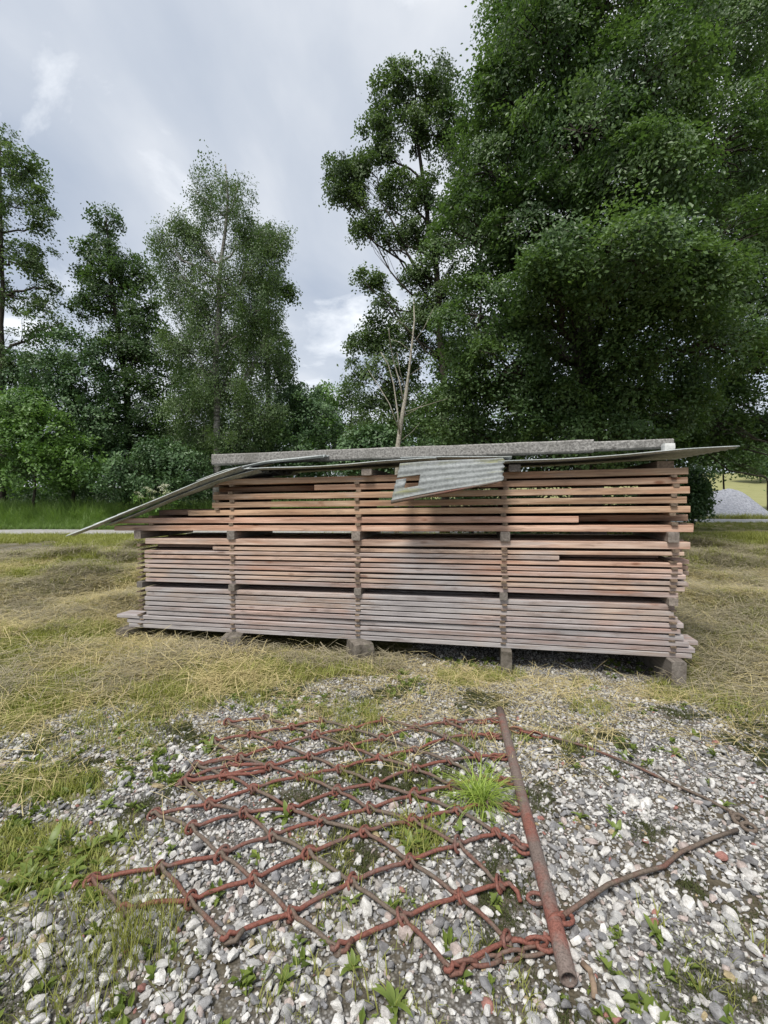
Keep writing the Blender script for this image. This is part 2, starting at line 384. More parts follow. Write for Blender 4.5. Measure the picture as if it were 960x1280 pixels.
M_darkbush = leaf_material('dark_shrub_leaf', (.038, .085, .032), (.13, .215, .09), .22)
M_grass = leaf_material('grass_blade', (.12, .135, .028), (.36, .37, .095), .3, .55)
M_lush = leaf_material('lush_grass_blade', (.10, .18, .045), (.27, .39, .12), .3, .5)
M_hay = leaf_material('dry_hay', (.30, .245, .11), (.66, .56, .29), .15, .7)
M_hayold = leaf_material('old_hay', (.17, .15, .10), (.40, .35, .235), .12, .8)
M_weed = leaf_material('weed_leaf', (.09, .135, .026), (.24, .30, .07), .3, .45)
M_tuft = leaf_material('bright_grass_blade', (.17, .26, .04), (.42, .52, .12), .35, .45)
M_moss = leaf_material('moss', (.03, .04, .01), (.09, .10, .03), .15, .8)
M_flower = leaf_material('white_umbel', (.45, .46, .38), (.75, .75, .65), .3, .7)

# ------------------------------------------------------------------ ground, road, heap
def make_ground():
    def axis(a, b, step, far_lo, far_hi):
        c = list(np.arange(a, b + 1e-6, step)); s = step; hi = []; x = b
        while x < far_hi: s *= 1.13; x += s; hi.append(x)
        lo = []; s = step; x = a
        while x > far_lo: s *= 1.13; x -= s; lo.append(x)
        return np.array(lo[::-1] + c + hi)
    X = axis(-6, 6, .06, -700, 700); Y = axis(.4, 10, .055, -300, 1200)
    gx, gy = np.meshgrid(X, Y); x = gx.ravel(); y = gy.ravel()
    V = np.c_[x, y, terrain(x, y)]; nx, ny = len(X), len(Y)
    i = np.arange(nx * ny).reshape(ny, nx)
    Fc = np.stack([i[:-1, :-1], i[:-1, 1:], i[1:, 1:], i[1:, :-1]], -1).reshape(-1, 4)
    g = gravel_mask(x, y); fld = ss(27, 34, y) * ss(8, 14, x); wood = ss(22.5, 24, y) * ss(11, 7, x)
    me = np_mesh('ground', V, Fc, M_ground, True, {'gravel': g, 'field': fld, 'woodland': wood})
    tag(link('ground', me), kind='structure')
make_ground()
def road_y(x): return 19.2 + .0 * x + 5.6 * ss(-2, 16, x)
def make_road():
    xs = np.linspace(-60, 60, 161); V = []; w = 9
    for x in xs:
        yc = float(road_y(x)); hw = 1.55 + .25 * math.sin(x * .7)
        for k in range(w):
            y = yc - hw + 2 * hw * k / (w - 1) + (.32 * math.sin(x * 2.1 + k) * math.sin(x * .83)) * (k in (0, w - 1))
            V.append((x, y, tz(x, y) + .012 + .03 * (1 - abs(2 * k / (w - 1) - 1))))
    i = np.arange(161 * w).reshape(161, w)
    Fc = np.stack([i[:-1, :-1], i[1:, :-1], i[1:, 1:], i[:-1, 1:]], -1).reshape(-1, 4)
    tag(link('gravel_road', np_mesh('gravel_road', np.array(V), Fc, M_road, True)), kind='structure')
make_road()
def make_heap():
    c = at(915, 640, 27.5); cx, cy = c[0] + .55, 27.5 + 1.5; nr, na = 34, 84; V = []; Fc = []
    for i in range(nr + 1):
        r = i / nr
        for j in range(na):
            a = 2 * math.pi * j / na; k = 1 + .12 * math.sin(2 * a + 1) + .06 * math.sin(5 * a)
            x = cx + math.cos(a) * r * 3.2 * k; y = cy + math.sin(a) * r * 2.2 * k
            hgt = 2.0 * max(0, 1 - r) ** .92 * (1 - .12 * math.exp(-(r / .12) ** 2))
            hgt += .5 * math.exp(-((x - cx - 1.4) ** 2 / .8 + (y - cy) ** 2 / 1.2)) * (1 - r)
            hgt += (fbm(x, y, 2.2, 3) - .5) * .22 * (1 - r) + (vnoise(x, y, 11, 2) - .5) * .07
            V.append((x, y, tz(x, y) - .02 + float(hgt)))
    i = np.arange((nr + 1) * na).reshape(nr + 1, na); i2 = np.roll(i, -1, 1)
    Fc = np.stack([i[:-1], i[1:], i2[1:], i2[:-1]], -1).reshape(-1, 4)
    o = link('gravel_heap', np_mesh('gravel_heap', np.array(V), Fc, M_heap, False))
    tag(o, 'pale bluish grey heap of crushed stone beyond the road at the right', 'gravel heap')
make_heap()

# ------------------------------------------------------------------ timber stack: every plank, spacer, bearer and foot block stands alone
SA = np.array([-2.6785, 4.94, 0.0]); SU = np.array([0.97641, -0.215924, 0.0]); SN = np.array([-0.215924, -0.97641, 0.0])
TILT = .0138; ANG = math.atan2(SU[1], SU[0])
def S(s, d, z):                        # s along the front, d back from the front face, z above the tilted base line
    p = SA + SU * s - SN * d; return Vector((p[0], p[1], z + TILT * s))
ROT = (0, -TILT, ANG)
def sf(px, py, off=0.0):
    d = ray(px, py); o = SA + SN * off - np.array([0, 0, CAM_H]); t = np.dot(o, SN) / np.dot(d, SN)
    p = np.array([0, 0, CAM_H]) + d * t; s = float(np.dot(p - SA, SU)); return s, float(p[2]) - TILT * s
#  row: z bottom (left end), thickness, left end s, right end s
ROWS = {25: (.053, .041, -.20, 5.44), 24: (.102, .039, -.22, 5.45), 23: (.152, .039, -.34, 5.42), 22: (.203, .042, .03, 5.40), 21: (.258, .037, .02, 5.34),
        20: (.308, .039, .03, 5.35), 19: (.360, .041, .02, 5.33), 18: (.410, .042, .03, 5.31), 17: (.464, .042, .03, 5.30),
        16: (.571, .040, .03, 5.33), 15: (.625, .036, .03, 5.38), 14: (.677, .034, .02, 5.40), 13: (.730, .037, .03, 5.37), 12: (.779, .035, .03, 5.36),
        11: (.832, .036, .03, 5.31), 10: (.882, .035, .03, 4.35), 9: (.929, .034, .87, 5.35), 8: (.988, .060, .04, 5.39),
        7: (1.134, .057, -.36, 5.42), 6: (1.216, .057, -.40, 4.52), 5: (1.299, .056, .585, 5.395), 4: (1.379, .056, .865, 5.37), 3: (1.462, .057, .88, 5.387),
        2: (1.545, .055, 2.02, 5.367), 1: (1.620, .060, .78, 5.37)}
ORD = ['lowest', 'second', 'third', 'fourth', 'fifth', 'sixth', 'seventh', 'eighth', 'ninth']
def tier(r): return ('bottom', 25 - r) if r >= 17 else ('middle', 16 - r) if r >= 8 else ('top', 7 - r)
DESC = {25: 'grey weathered plank lowest of all in the stack, just above the foot blocks', 23: 'third plank up in bottom tier, its broad rotten end jutting out left',
        17: 'topmost plank of the bottom tier, under the lower wide gap', 16: 'lowest thin plank of the middle tier, over the lower wide gap',
        10: 'short thin plank ending well before the right end, near top of middle tier', 9: 'thin plank starting only at the second spacer column, just below the thick plank',
        8: 'thick pinkish plank topping the middle tier, under the upper wide gap', 7: 'thick pale plank resting on the upper bearers, jutting far out left',
        6: 'thick plank jutting out left but cut short before the right end', 5: 'third thick orange plank up in the top tier, starting left of second spacer column',
        4: 'fourth thick orange plank up in the top tier', 3: 'fifth thick orange plank up in the top tier', 2: 'thick plank second from the top, starting only near the middle of the stack',
        1: 'reddish thick plank topmost on the front, shaded by the roof sheets'}
rp = random.Random(11)
def put_plank(r, s0, s1, d, w, label, group, z=None, th=None, darker=1.0):
    zb, t, _, _ = ROWS[r]; th = th or t; zb = zb if z is None else z
    me = box_mesh('plank', s1 - s0, w, th, M_plank, 7, .004 if d < .2 else .006, rp.randint(0, 99999), .003, endcut=.02)
    o = link('plank', me, None, S(s0, d + w / 2, zb + th / 2), (0, -TILT, ANG))
    t_, k = tier(r)
    if t_ == 'top': base, al = (.98, .90, .80), .08
    elif t_ == 'middle': base, al = (1.08, 1.10, 1.13), .32 - .014 * k
    else: base, al = (1.02, 1.07, 1.14), .58 - .02 * k
    j = rp.uniform(.80, 1.16) * darker
    o.color = (base[0] * j, base[1] * j * rp.uniform(.96, 1.04), base[2] * j * rp.uniform(.95, 1.06), al + rp.uniform(-.10, .10))
    return tag(o, label, 'plank', group)
for r, (zb, th, s0, s1) in ROWS.items():
    tn, k = tier(r)
    lab = DESC.get(r, f'{ORD[k]} plank up in the {tn} tier, thin and pinkish grey')
    put_plank(r, s0, s1 + rp.uniform(-.03, .03) * (r > 10), rp.uniform(0, .014), .20, lab, 'planks along the front of the timber stack')
    for q in range(1, 4):
        a = max(s0, 0) if r not in (9, 10, 2, 5, 6) else {9: .06, 10: .05, 2: .82, 5: .0, 6: -.1}[r]
        b = s1 if r not in (6, 10) else 5.34
        a += rp.uniform(-.04, .06) + (.0 if r < 8 else -.03); b += rp.uniform(-.12, .13) + (.06 if r in (11, 12, 13, 17, 19, 22, 23) and q == 1 else 0)
        put_plank(r, a, b, q * .222 + rp.uniform(0, .006), .205, 'plank lying in the rows behind the front of the timber stack', 'planks behind the front row')
COLS = [-.03, 1.10, 2.475, 3.876, 5.275]
COLN = ['leftmost', 'second', 'middle', 'fourth', 'rightmost']
def put_bar(name, s, z0, z1, w, d0, d1, m, label, cat, group, seed, jit=.0):
    me = box_mesh(name, d1 - d0, w, z1 - z0, m, 3, .0015, seed, min(.005, (z1 - z0) * .2))
    o = link(name, me, None, S(s, d0, (z0 + z1) / 2), (0, 0, ANG + R(90) + rp.uniform(-jit, jit)))
    return tag(o, label, cat, group)
for hi in range(1, 25):
    lo = hi + 1
    z0 = ROWS[lo][0] + ROWS[lo][1]; z1 = ROWS[hi][0]
    wide = lo in (17, 8)
    tn, k = tier(lo)
    for c in range(5):
        s = COLS[c] + rp.uniform(-.012, .012)
        if c == 0 and hi < 7: s = .93 if hi not in (5, 6) else .12
        if c == 4: s -= .006 * (hi < 8)
        if wide:
            lv = 'lower' if lo == 17 else 'upper'
            put_bar('bearer', s, z0 - .001, z1 + .001, .085 if lo == 8 else .07, rp.uniform(-.03, -.012), .88, M_beam,
                    f'square grey bearer end in the {lv} wide gap, {COLN[c]} of five', 'bearer', 'bearers between the tiers of planks', rp.randint(0, 9999), .02)
        else:
            if lo == 10 and c == 4 or lo == 9 and c == 0 and False: z0b = z0
            put_bar('spacer_stick', s, z0 - .001, z1 + .001, rp.uniform(.042, .056), rp.uniform(-.02, .004), .87, M_spacer,
                    f'thin spacer stick in the {COLN[c]} column, on the {ORD[k]} plank of the {tn} tier', 'spacer stick', 'spacer sticks between the planks', rp.randint(0, 9999), .03)
# foot blocks
def rock_mesh(name, size, m, seed, rough=.12, sub=3):
    import bmesh
    bm = bmesh.new(); bmesh.ops.create_cube(bm, size=1)
    bmesh.ops.subdivide_edges(bm, edges=bm.edges[:], cuts=sub, use_grid_fill=True)
    r = random.Random(seed); ph = [r.uniform(0, 6) for _ in range(6)]
    for v in bm.verts:
        c = v.co.copy(); l = max(abs(c.x), abs(c.y), abs(c.z)); s = c.normalized() * .62
        c = c.lerp(s, .28)
        n = math.sin(c.x * 7 + ph[0]) * math.sin(c.y * 6 + ph[1]) + math.sin(c.z * 8 + ph[2] + c.x * 3) * .7 + r.uniform(-.3, .3)
        c *= 1 + n * rough * .5
        v.co = Vector((c.x * size[0], c.y * size[1], c.z * size[2]))
    me = bpy.data.meshes.new(name); bm.to_mesh(me); bm.free(); me.materials.append(m); return me
FT = [('left foot beam lying low in the grass under the jutting plank end', .30), ('mossy stone-like foot block under the second spacer column', .24), ('dark mossy foot block under the middle spacer column', .2),
      ('upright square post stub under the fourth spacer column', .15), ('grey squared foot beam under the right end of the stack', .16)]
for c in range(5):
    zt = ROWS[25][0] + TILT * COLS[c]
    s = COLS[c] + (-.16 if c == 0 else .02)
    p = S(s, 0, 0)
    if c in (1, 2):
        o = link('foot_block', rock_mesh('foot_block', (.20, .30, zt + .17), M_foot, c + 3, .10), None, (S(s, .0, 0).x, S(s, .0, 0).y, (zt - .17) / 2 + .004), (0, 0, ANG + .3 * c))
        S2 = None
    else:
        w = (.16, 0, 0, .095, .115)[c]
        me = box_mesh('foot_block', 1.0, w, zt + .17, M_foot if c != 4 else M_beam, 4, .004, 50 + c, .008)
        o = link('foot_block', me, None, S(s, -.10 if c != 4 else -.09, 0) , (0, 0, ANG + R(90) + (.05 if c == 4 else 0)))
        o.location.z = (zt + .17) / 2 - .17
    tag(o, FT[c][0], 'foot block', 'foot blocks under the stack')

# ------------------------------------------------------------------ roof over the stack
def sheet(name, label, path, d0, d1, zback, waves, amp, seed, skew=0.0, hole=None, ragged=.0, grp='corrugated roofing sheets over the stack', frontsag=0.0, m=None):
    """corrugated sheet: path = [(s, z)] along its front edge, running back from d0 to d1; the corrugations follow the path"""
    nv = waves * 8; r = random.Random(seed); nu = 24
    P = np.array(path); tl = np.r_[0, np.cumsum(np.hypot(*np.diff(P, axis=0).T))]; tl /= tl[-1]
    V = []; 
    for i in range(nu + 1):
        t = i / nu
        for j in range(nv + 1):
            q = j / nv; tt = t
            if ragged: tt = t * (1 + ragged * (vnoise(q * 9, seed * 1.7) - .5)) - ragged * .25 * vnoise(q * 7, seed + 3)
            s = np.interp(tt, tl, P[:, 0]) if 0 <= tt <= 1 else (P[0, 0] + (P[1, 0] - P[0, 0]) * tt * 3 if tt < 0 else P[-1, 0] + (P[-1, 0] - P[-2, 0]) * (tt - 1) * 3)
            z = np.interp(tt, tl, P[:, 1]) if 0 <= tt <= 1 else (P[0, 1] + (P[1, 1] - P[0, 1]) * tt * 3 if tt < 0 else P[-1, 1] + (P[-1, 1] - P[-2, 1]) * (tt - 1) * 3)
            d = d0 + (d1 - d0) * q
            z = z + zback * q * (min(1, t * 1.5 + .10) if zback > .2 else 1) + amp * math.sin(2 * math.pi * waves * q + .6) + .010 * math.sin(3 * t + seed) * (1 - q) - frontsag * (1 - q) ** 3 * math.sin(math.pi * t) ** 2
            V.append(S(s + skew * q, d, z))
    Fc = []
    for i in range(nu):
        for j in range(nv):
            if hole and hole[0] <= i / nu < hole[1] and hole[2] <= j / nv < hole[3]: continue
            a = i * (nv + 1) + j; Fc.append((a, a + nv + 1, a + nv + 2, a + 1))
    o0 = S(P[0, 0], d0, P[0, 1]); q = Matrix.Rotation(-ANG, 3, 'Z')
    mb = MB(); mb.add([q @ (v - o0) for v in V], Fc); me = mb.mesh(name, m or M_sheet, True)
    o = link(name, me, None, o0, (0, 0, ANG))
    md = o.modifiers.new('thickness', 'SOLIDIFY'); md.thickness = .006; md.offset = 0
    return tag(o, label, 'roofing sheet', grp)
pl = lambda pts, off: [sf(px, py, off) for px, py in pts]
sheet('roofing_sheet', 'long pale corrugated sheet drooping from the roof down past the left end', pl([(300, 586), (255, 602), (200, 625), (150, 645), (110, 661), (82, 671)], .16), -.16, .85, .30, 6, .019, 1, .05)
sheet('roofing_sheet', 'shorter corrugated sheet lying under the drooping one at the left end', pl([(322, 589), (270, 603), (215, 624), (165, 645), (130, 658)], .08), -.08, .95, .28, 6, .019, 2, .0)
sheet('roofing_sheet', 'ragged corrugated sheet end stacked above the drooping sheet, left of the beam', pl([(400, 571), (330, 577), (280, 588), (240, 604)], -.05), .05, 1.1, .16, 9, .012, 3, .05, None, .10)
sheet('roofing_sheet', 'flat corrugated sheet over the left half with a bent pale front edge', pl([(288, 587), (340, 583), (400, 580), (470, 576), (545, 574)], .10), -.10, 1.15, .03, 10, .009, 4, 0, None, 0, frontsag=.02)
sheet('roofing_sheet', 'corrugated sheet lying over the middle of the stack behind the torn piece', pl([(500, 574), (560, 572), (640, 570)], .02), -.02, 1.15, .03, 10, .009, 8)
sheet('roofing_sheet', 'long grey corrugated sheet overhanging the right end of the stack', pl([(622, 576), (700, 573), (780, 568), (850, 563), (925, 560)], .12), -.12, 1.15, .02, 10, .008, 5, .0, None, 0, frontsag=.012)
def torn_sheet():
    # torn piece folded down over the front edge, hanging askew
    A0, A1 = sf(500, 580, .10), sf(629, 572, .10); B0, B1 = sf(489, 626, .30), sf(627, 600, .30)
    nu, nv, w = 30, 40, 5; V = []
    rr = random.Random(4)
    for i in range(nu + 1):
        t = i / nu
        for j in range(nv + 1):
            q = j / nv; tt = t * (1 + .03 * (vnoise(q * 8, 3) - .5)) + (.02 * vnoise(q * 11, 9) if t > .9 else 0)
            s = (A0[0] * (1 - tt) + A1[0] * tt) * (1 - q) + (B0[0] * (1 - tt) + B1[0] * tt) * q
            z = (A0[1] * (1 - tt) + A1[1] * tt) * (1 - q) + (B0[1] * (1 - tt) + B1[1] * tt) * q
            cg = math.sin(2 * math.pi * w * q + 1)
            V.append(S(s, -.10 - .20 * q - .008 * cg, z + .005 * cg + .006 * math.sin(5 * tt)))
    Fc = []
    for i in range(nu):
        for j in range(nv):
            if .10 <= i / nu < .21 and .36 <= j / nv < .70: continue
            if i / nu < .10 and .36 <= j / nv < .45: continue
            a = i * (nv + 1) + j; Fc.append((a, a + 1, a + nv + 2, a + nv + 1))
    o0 = S(A0[0], -.1, A0[1]); q = Matrix.Rotation(-ANG, 3, 'Z'); mb = MB(); mb.add([q @ (v - o0) for v in V], Fc)
    o = link('torn_sheet', mb.mesh('torn_sheet', M_torn, True), None, o0, (0, 0, ANG))
    md = o.modifiers.new('thickness', 'SOLIDIFY'); md.thickness = .007
    tag(o, 'torn corrugated piece with a square hole, hanging askew down the front', 'roofing sheet', 'corrugated roofing sheets over the stack')
    lip = MB(); lip.tube([q @ (S(B0[0] + (B1[0] - B0[0]) * t, -.302 - .01 * math.sin(t * 3), B0[1] + (B1[1] - B0[1]) * t - .014) - o0) for t in (0, .25, .5, .75, .97)], [.014, .013, .012, .010, .006], 6)
    link('folded_lip', lip.mesh('folded_lip', M_rust_dull, True), o)
torn_sheet()
def roof_beam(label, a, b, d, w, h, m, seed):
    me = box_mesh('roof_beam', b[0] - a[0], w, h, m, 24, .006, seed, .012, endcut=.05)
    sl = math.atan2(b[1] - a[1], b[0] - a[0])
    o = link('roof_beam', me, None, S(a[0], d, a[1] - h / 2), (0, -TILT - sl, ANG)); return tag(o, label, 'roof beam', 'beams weighing down the roof')
a, b = sf(268, 569, -.35), sf(742, 550, -.35)
roof_beam('long speckled concrete-grey beam weighing down the roof sheets', a, b, .35, .16, .115, M_conc, 21)
a, b = sf(560, 560, -.56), sf(836, 549, -.56)
roof_beam('shorter speckled beam behind the long one, near the right end of the roof', a, b, .56, .15, .085, M_conc, 22)
p = sf(835, 558, -.4); o = link('roof_block', rock_mesh('roof_block', (.09, .10, .075), simple_noise_material('white_block', (.42, .42, .40), (.60, .60, .58), 8), 8, .06, 2), None, S(p[0], .4, p[1] - .01), (0, 0, ANG))
tag(o, 'small white block lying on the roof sheet beside the shorter beam', 'block')
zt1 = ROWS[1][0] + ROWS[1][1]
for c, (s, nm, lab) in enumerate([(1.12, 'roof_bearer', 'dark roof bearer at the left, on the topmost plank'), (sf(460, 582)[0], 'roof_bearer', 'pale-ended roof bearer left of the torn sheet'), (sf(643, 577)[0], 'roof_bearer', 'grey squared roof bearer right of the torn sheet'), (5.2, 'roof_bearer', 'reddish roof bearer under the right overhang')]):
    put_bar(nm, s, zt1 - .001, zt1 + .062, .10 if c < 3 else .13, -.06 if c in (1, 2) else .02, 1.0, M_beam if c < 3 else M_spacer, lab, 'bearer', 'bearers carrying the roof sheets', 300 + c, .03)

# ------------------------------------------------------------------ chain harrow
NODES = {0: {0: (-1.124, 1.673), 2: (-1.069, 2.039), 3: (-1.033, 2.267), 4: (-1.032, 2.413), 5: (-1.035, 2.663), 6: (-1.033, 2.906)},
         1: {0: (-.935, 1.565), 1: (-.893, 1.74), 2: (-.855, 1.948), 3: (-.839, 2.099), 4: (-.85, 2.33), 5: (-.817, 2.496), 6: (-.828, 2.746), 7: (-.794, 2.96)},
         2: {0: (-.713, 1.598), 1: (-.674, 1.805), 2: (-.657, 2.055), 3: (-.663, 2.217), 4: (-.628, 2.413), 5: (-.621, 2.628), 6: (-.594, 2.824)},
         3: {0: (-.526, 1.456), 1: (-.509, 1.691), 2: (-.491, 1.919), 3: (-.441, 2.082), 4: (-.448, 2.321), 5: (-.425, 2.512), 6: (-.422, 2.737), 7: (-.406, 2.906)},
         4: {0: (-.332, 1.544), 1: (-.316, 1.817), 2: (-.285, 1.998), 3: (-.237, 2.204), 4: (-.244, 2.398), 5: (-.219, 2.62), 6: (-.209, 2.814)},
         5: {0: (-.154, 1.416), 1: (-.126, 1.67), 2: (-.088, 1.919), 3: (-.072, 2.082), 4: (-.045, 2.267), 5: (-.027, 2.496), 6: (-.015, 2.71), 7: (-.005, 2.928)},
         6: {0: (.064, 1.519), 1: (.1, 1.764), 2: (.131, 1.987), 3: (.143, 2.174), 4: (.172, 2.398), 5: (.179, 2.589), 6: (.204, 2.844)},
         7: {0: (.208, 1.357), 1: (.278, 1.611), 2: (.314, 1.847), 3: (.343, 2.066), 4: (.349, 2.255), 5: (.364, 2.473), 6: (.385, 2.718), 7: (.411, 2.906)},
         8: {0: (.411, 1.448), 1: (.441, 1.67), 2: (.491, 1.905), 3: (.51, 2.12), 4: (.525, 2.31), 5: (.534, 2.512), 6: (.555, 2.735)}}
harrow = empty('chain_harrow', (-.2, 2.1, 0))
tag(harrow, 'rusty red chain harrow of linked diamond rods spread flat on the gravel', 'chain harrow')
H0 = Vector(harrow.location)
rh = random.Random(5)
def hz(x, y): return tz(x, y) + .020
def hook_path(A, B, z0, z1, r=.012):
    """a rod from A to B with a small curl at each end"""
    a = Vector((A[0], A[1], z0)); b = Vector((B[0], B[1], z1)); t = (b - a).normalized(); side = Vector((-t.y, t.x, 0))
    sg = rh.choice((-1, 1)); bow = rh.uniform(-.005, .005); pts = []
    for k in range(5):
        ang = math.pi * (1.25 - .3 * k); pts.append(a - t * .006 + t * (-math.cos(ang) * r * -1) * 1.0 + side * sg * math.sin(ang) * r * .9 + Vector((0, 0, .006 + .004 * k)))
    for k in range(1, 7):
        q = k / 7; pts.append(a.lerp(b, q) + side * bow * math.sin(q * math.pi) + Vector((0, 0, .012 * math.sin(q * math.pi) + rh.uniform(-.002, .002))))
    for k in range(5):
        ang = .3 * k * math.pi; pts.append(b + t * .006 + t * math.sin(ang) * r - side * sg * (1 - math.cos(ang)) * r * .55 + Vector((0, 0, .010 - .006 * k)))
    return [p - H0 for p in pts]
def add_link(A, B, m, rad=.0082):
    mb = MB(); mb.tube(hook_path(A, B, hz(*A), hz(*B)), rad, 6); link('link_rod', mb.mesh('link_rod', m, True), harrow)
# rods: odd columns have nodes that sit between the even ones
for c in range(8):
    for k, p in NODES[c].items():
        if c % 2 == 0: nb = [(k, 'dn'), (k + 1, 'up')]      # even -> odd column to its right
        else: nb = [(k - 1, 'dn'), (k, 'up')]
        for j, way in nb:
            q = NODES[c + 1].get(j)
            if q: add_link(p, q, M_rust if way == 'up' else M_rust_dull)
# wrapped ring and downward tine at every crossing
def torus_mb(mb, rx, ry, r, n=12, tilt=None, c=Vector((0, 0, 0)), s=5):
    pts = []
    for i in range(n):
        a = 2 * math.pi * i / n; p = Vector((rx * math.cos(a), ry * math.sin(a), 0))
        if tilt: p = tilt @ p
        pts.append(p + c)
    mb.tube(pts, r, s, closed=True)
km = MB()
torus_mb(km, .036, .020, .0068, 12, Matrix.Rotation(R(78), 3, 'Z') @ Matrix.Rotation(R(58), 3, 'X'))
km.tube([(-.014, .010, .012), (0, -.004, .004), (.004, -.012, -.012), (.004, -.014, -.04)], [.006, .0068, .0066, .005], 5)
ring_mesh = km.mesh('knot_ring', M_rust, True)
for c, dct in NODES.items():
    for k, (x, y) in dct.items():
        if (c, k) in ((3, 0), (5, 0), (1, 0), (7, 0)): 
            mb = MB(); mb.tube([Vector((x - .02, y + .012, hz(x, y))) - H0, Vector((x, y - .012, hz(x, y))) - H0, Vector((x + .03, y - .012, hz(x, y) + .006)) - H0, Vector((x + .05, y + .02, hz(x, y) + .016)) - H0], .0085, 6)
            link('end_hook', mb.mesh('end_hook', M_rust_dull, True), harrow); continue
        o = link('knot_ring', ring_mesh, harrow, Vector((x + rh.uniform(-.004, .004), y, hz(x, y) + .008)) - H0, (rh.uniform(-.25, .25), rh.uniform(-.25, .25), rh.uniform(-.4, .4)))
        k_ = rh.uniform(.8, 1.02); o.scale = (k_, k_, k_)
# folded-over doubled edge on the far left
for A, B in [((-1.04, 2.27), (-.66, 2.36)), ((-1.035, 2.30), (-.83, 2.43)), ((-.86, 2.42), (-.63, 2.43)), ((-1.03, 2.42), (-.82, 2.52)), ((-1.05, 2.25), (-1.02, 2.43))]: add_link(A, B, M_rust, .009)
# draw bar: an open pipe with eyes welded along it
bn, bf = Vector((.563, 1.318, tz(.56, 1.32) + .034)), Vector((.803, 3.06, tz(.8, 3.06) + .034))
bd = (bf - bn).normalized()
def pipe():
    mb = MB(); n = 16; V = []; Fc = []; r0, r1 = .027, .0215; L_ = (bf - bn).length; side = Vector((-bd.y, bd.x, 0)).normalized() ; up = bd.cross(side)
    up = up if up.z > 0 else -up
    seg = 10
    for rr in (r0, r1):
        for i in range(seg + 1):
            c = bn + bd * L_ * i / seg - H0 + Vector((0, 0, .004 * math.sin(i)))
            for j in range(n):
                a = 2 * math.pi * j / n; V.append(c + (side * math.cos(a) + up * math.sin(a)) * rr)
    m_ = (seg + 1) * n
    for i in range(seg):
        for j in range(n):
            j2 = (j + 1) % n; Fc.append((i*n+j, i*n+j2, (i+1)*n+j2, (i+1)*n+j)); Fc.append((m_+i*n+j, m_+(i+1)*n+j, m_+(i+1)*n+j2, m_+i*n+j2))
    for i in (0, seg):
        for j in range(n):
            j2 = (j + 1) % n; q = (i*n+j, m_+i*n+j, m_+i*n+j2, i*n+j2); Fc.append(q if i == 0 else q[::-1])
    mb.add(V, Fc); return link('draw_bar', mb.mesh('draw_bar', M_pipe, True), harrow)
bar = pipe()
def bar_y(y): t = (y - bn.y) / (bf.y - bn.y); return bn.lerp(bf, t)
eyes = [1.43, 1.60, 1.83, 2.06, 2.28, 2.50, 2.72, 2.92]
for i, y in enumerate(eyes):
    p = bar_y(y); mb = MB(); torus_mb(mb, .030, .020, .0075, 12, Matrix.Rotation(R(10), 3, 'X'), p + Vector((-.044, .0, -.004)) - H0, 6)
    o = link('bar_eye', mb.mesh('bar_eye', M_rust, True), bar)
# short chains from the mesh to the eyes
def chain(A, B, n, m=M_rust, L_=.06, w=.017, r=.0068, nm='chain_link'):
    A = Vector(A); B = Vector(B); d = (B - A); t = d.normalized()
    for i in range(n):
        c = A.lerp(B, (i + .5) / n); hl = d.length / n * .5 + r * 1.3
        mb = MB(); M3 = Matrix((t, t.orthogonal().normalized(), t.cross(t.orthogonal()).normalized())).transposed() @ Matrix.Rotation(R(35 if i % 2 == 0 else 125) + rh.uniform(-.25, .25), 3, 'X')
        torus_mb(mb, hl, w, r, 12, M3, c - H0 + Vector((0, 0, .004)), 6)
        link(nm, mb.mesh(nm, m, True), harrow)
for k, (ni, yi, n) in enumerate([(0, 1.43, 2), (1, 1.60, 2), (2, 1.83, 3), (3, 2.06, 3), (4, 2.28, 3), (5, 2.50, 3), (6, 2.72, 3)]):
    x, y = NODES[8][ni]; p = bar_y(yi)
    if k in (1,):   # this eye hangs free, its chain ends in a loose hook
        mb = MB(); A = Vector((x, y, hz(x, y))); mb.tube([A - H0, A + Vector((.04, .0, .01)) - H0, A + Vector((.062, -.03, .004)) - H0, A + Vector((.064, -.06, -.008)) - H0], .009, 6); link('loose_hook', mb.mesh('loose_hook', M_rust, True), harrow); continue
    add_link((x, y), (x + (p.x - x) * .45, y + (p.y - y) * .45), M_rust, .0085)
    chain((x + (p.x - x) * .42, y + (p.y - y) * .42, hz(x, y) + .004), (p.x - .05, p.y, p.z), n - 1)
chain((.411, 2.906, hz(.41, 2.9)), (bar_y(2.92).x - .05, 2.92, hz(.7, 2.9)), 5)
chain((.208, 1.36, hz(.21, 1.36)), (bar_y(1.43).x - .05, 1.425, hz(.5, 1.43)), 4, M_rust_dull, w=.015, r=.0065)
# pull rods running out to a ring on the right
def bent_rod(pts, rad, m, nm):
    mb = MB(); mb.tube([Vector((x, y, tz(x, y) + .016 + dz)) - H0 for x, y, dz in pts], rad, 6); return link(nm, mb.mesh(nm, m, True), harrow)
g = lambda px, py, dz=.0: (*gp(px, py, .02)[:2], dz)
bent_rod([g(636, 912, .02), g(668, 918, .02), g(730, 935, .012), g(790, 955, .006), g(840, 978, .0), g(880, 998, .006), g(915, 1018, .012)], .0075, M_rust_dull, 'pull_rod')
bent_rod([g(705, 1152, .03), g(722, 1142, .03), g(760, 1115, .028), g(800, 1097, .02), g(830, 1088, .014), g(850, 1070, .012), g(890, 1051, .012), g(922, 1040, .014)], .0085, M_rust_dull, 'pull_rod')
chain((*gp(640, 911, .03)[:2], tz(.8, 2.8) + .03), (*gp(676, 920, .03)[:2], tz(.9, 2.75) + .03), 3)
chain((*gp(690, 1152, .04)[:2], tz(.6, 1.5) + .04), (*gp(712, 1146, .04)[:2], tz(.65, 1.5) + .034), 2, w=.02, r=.008)
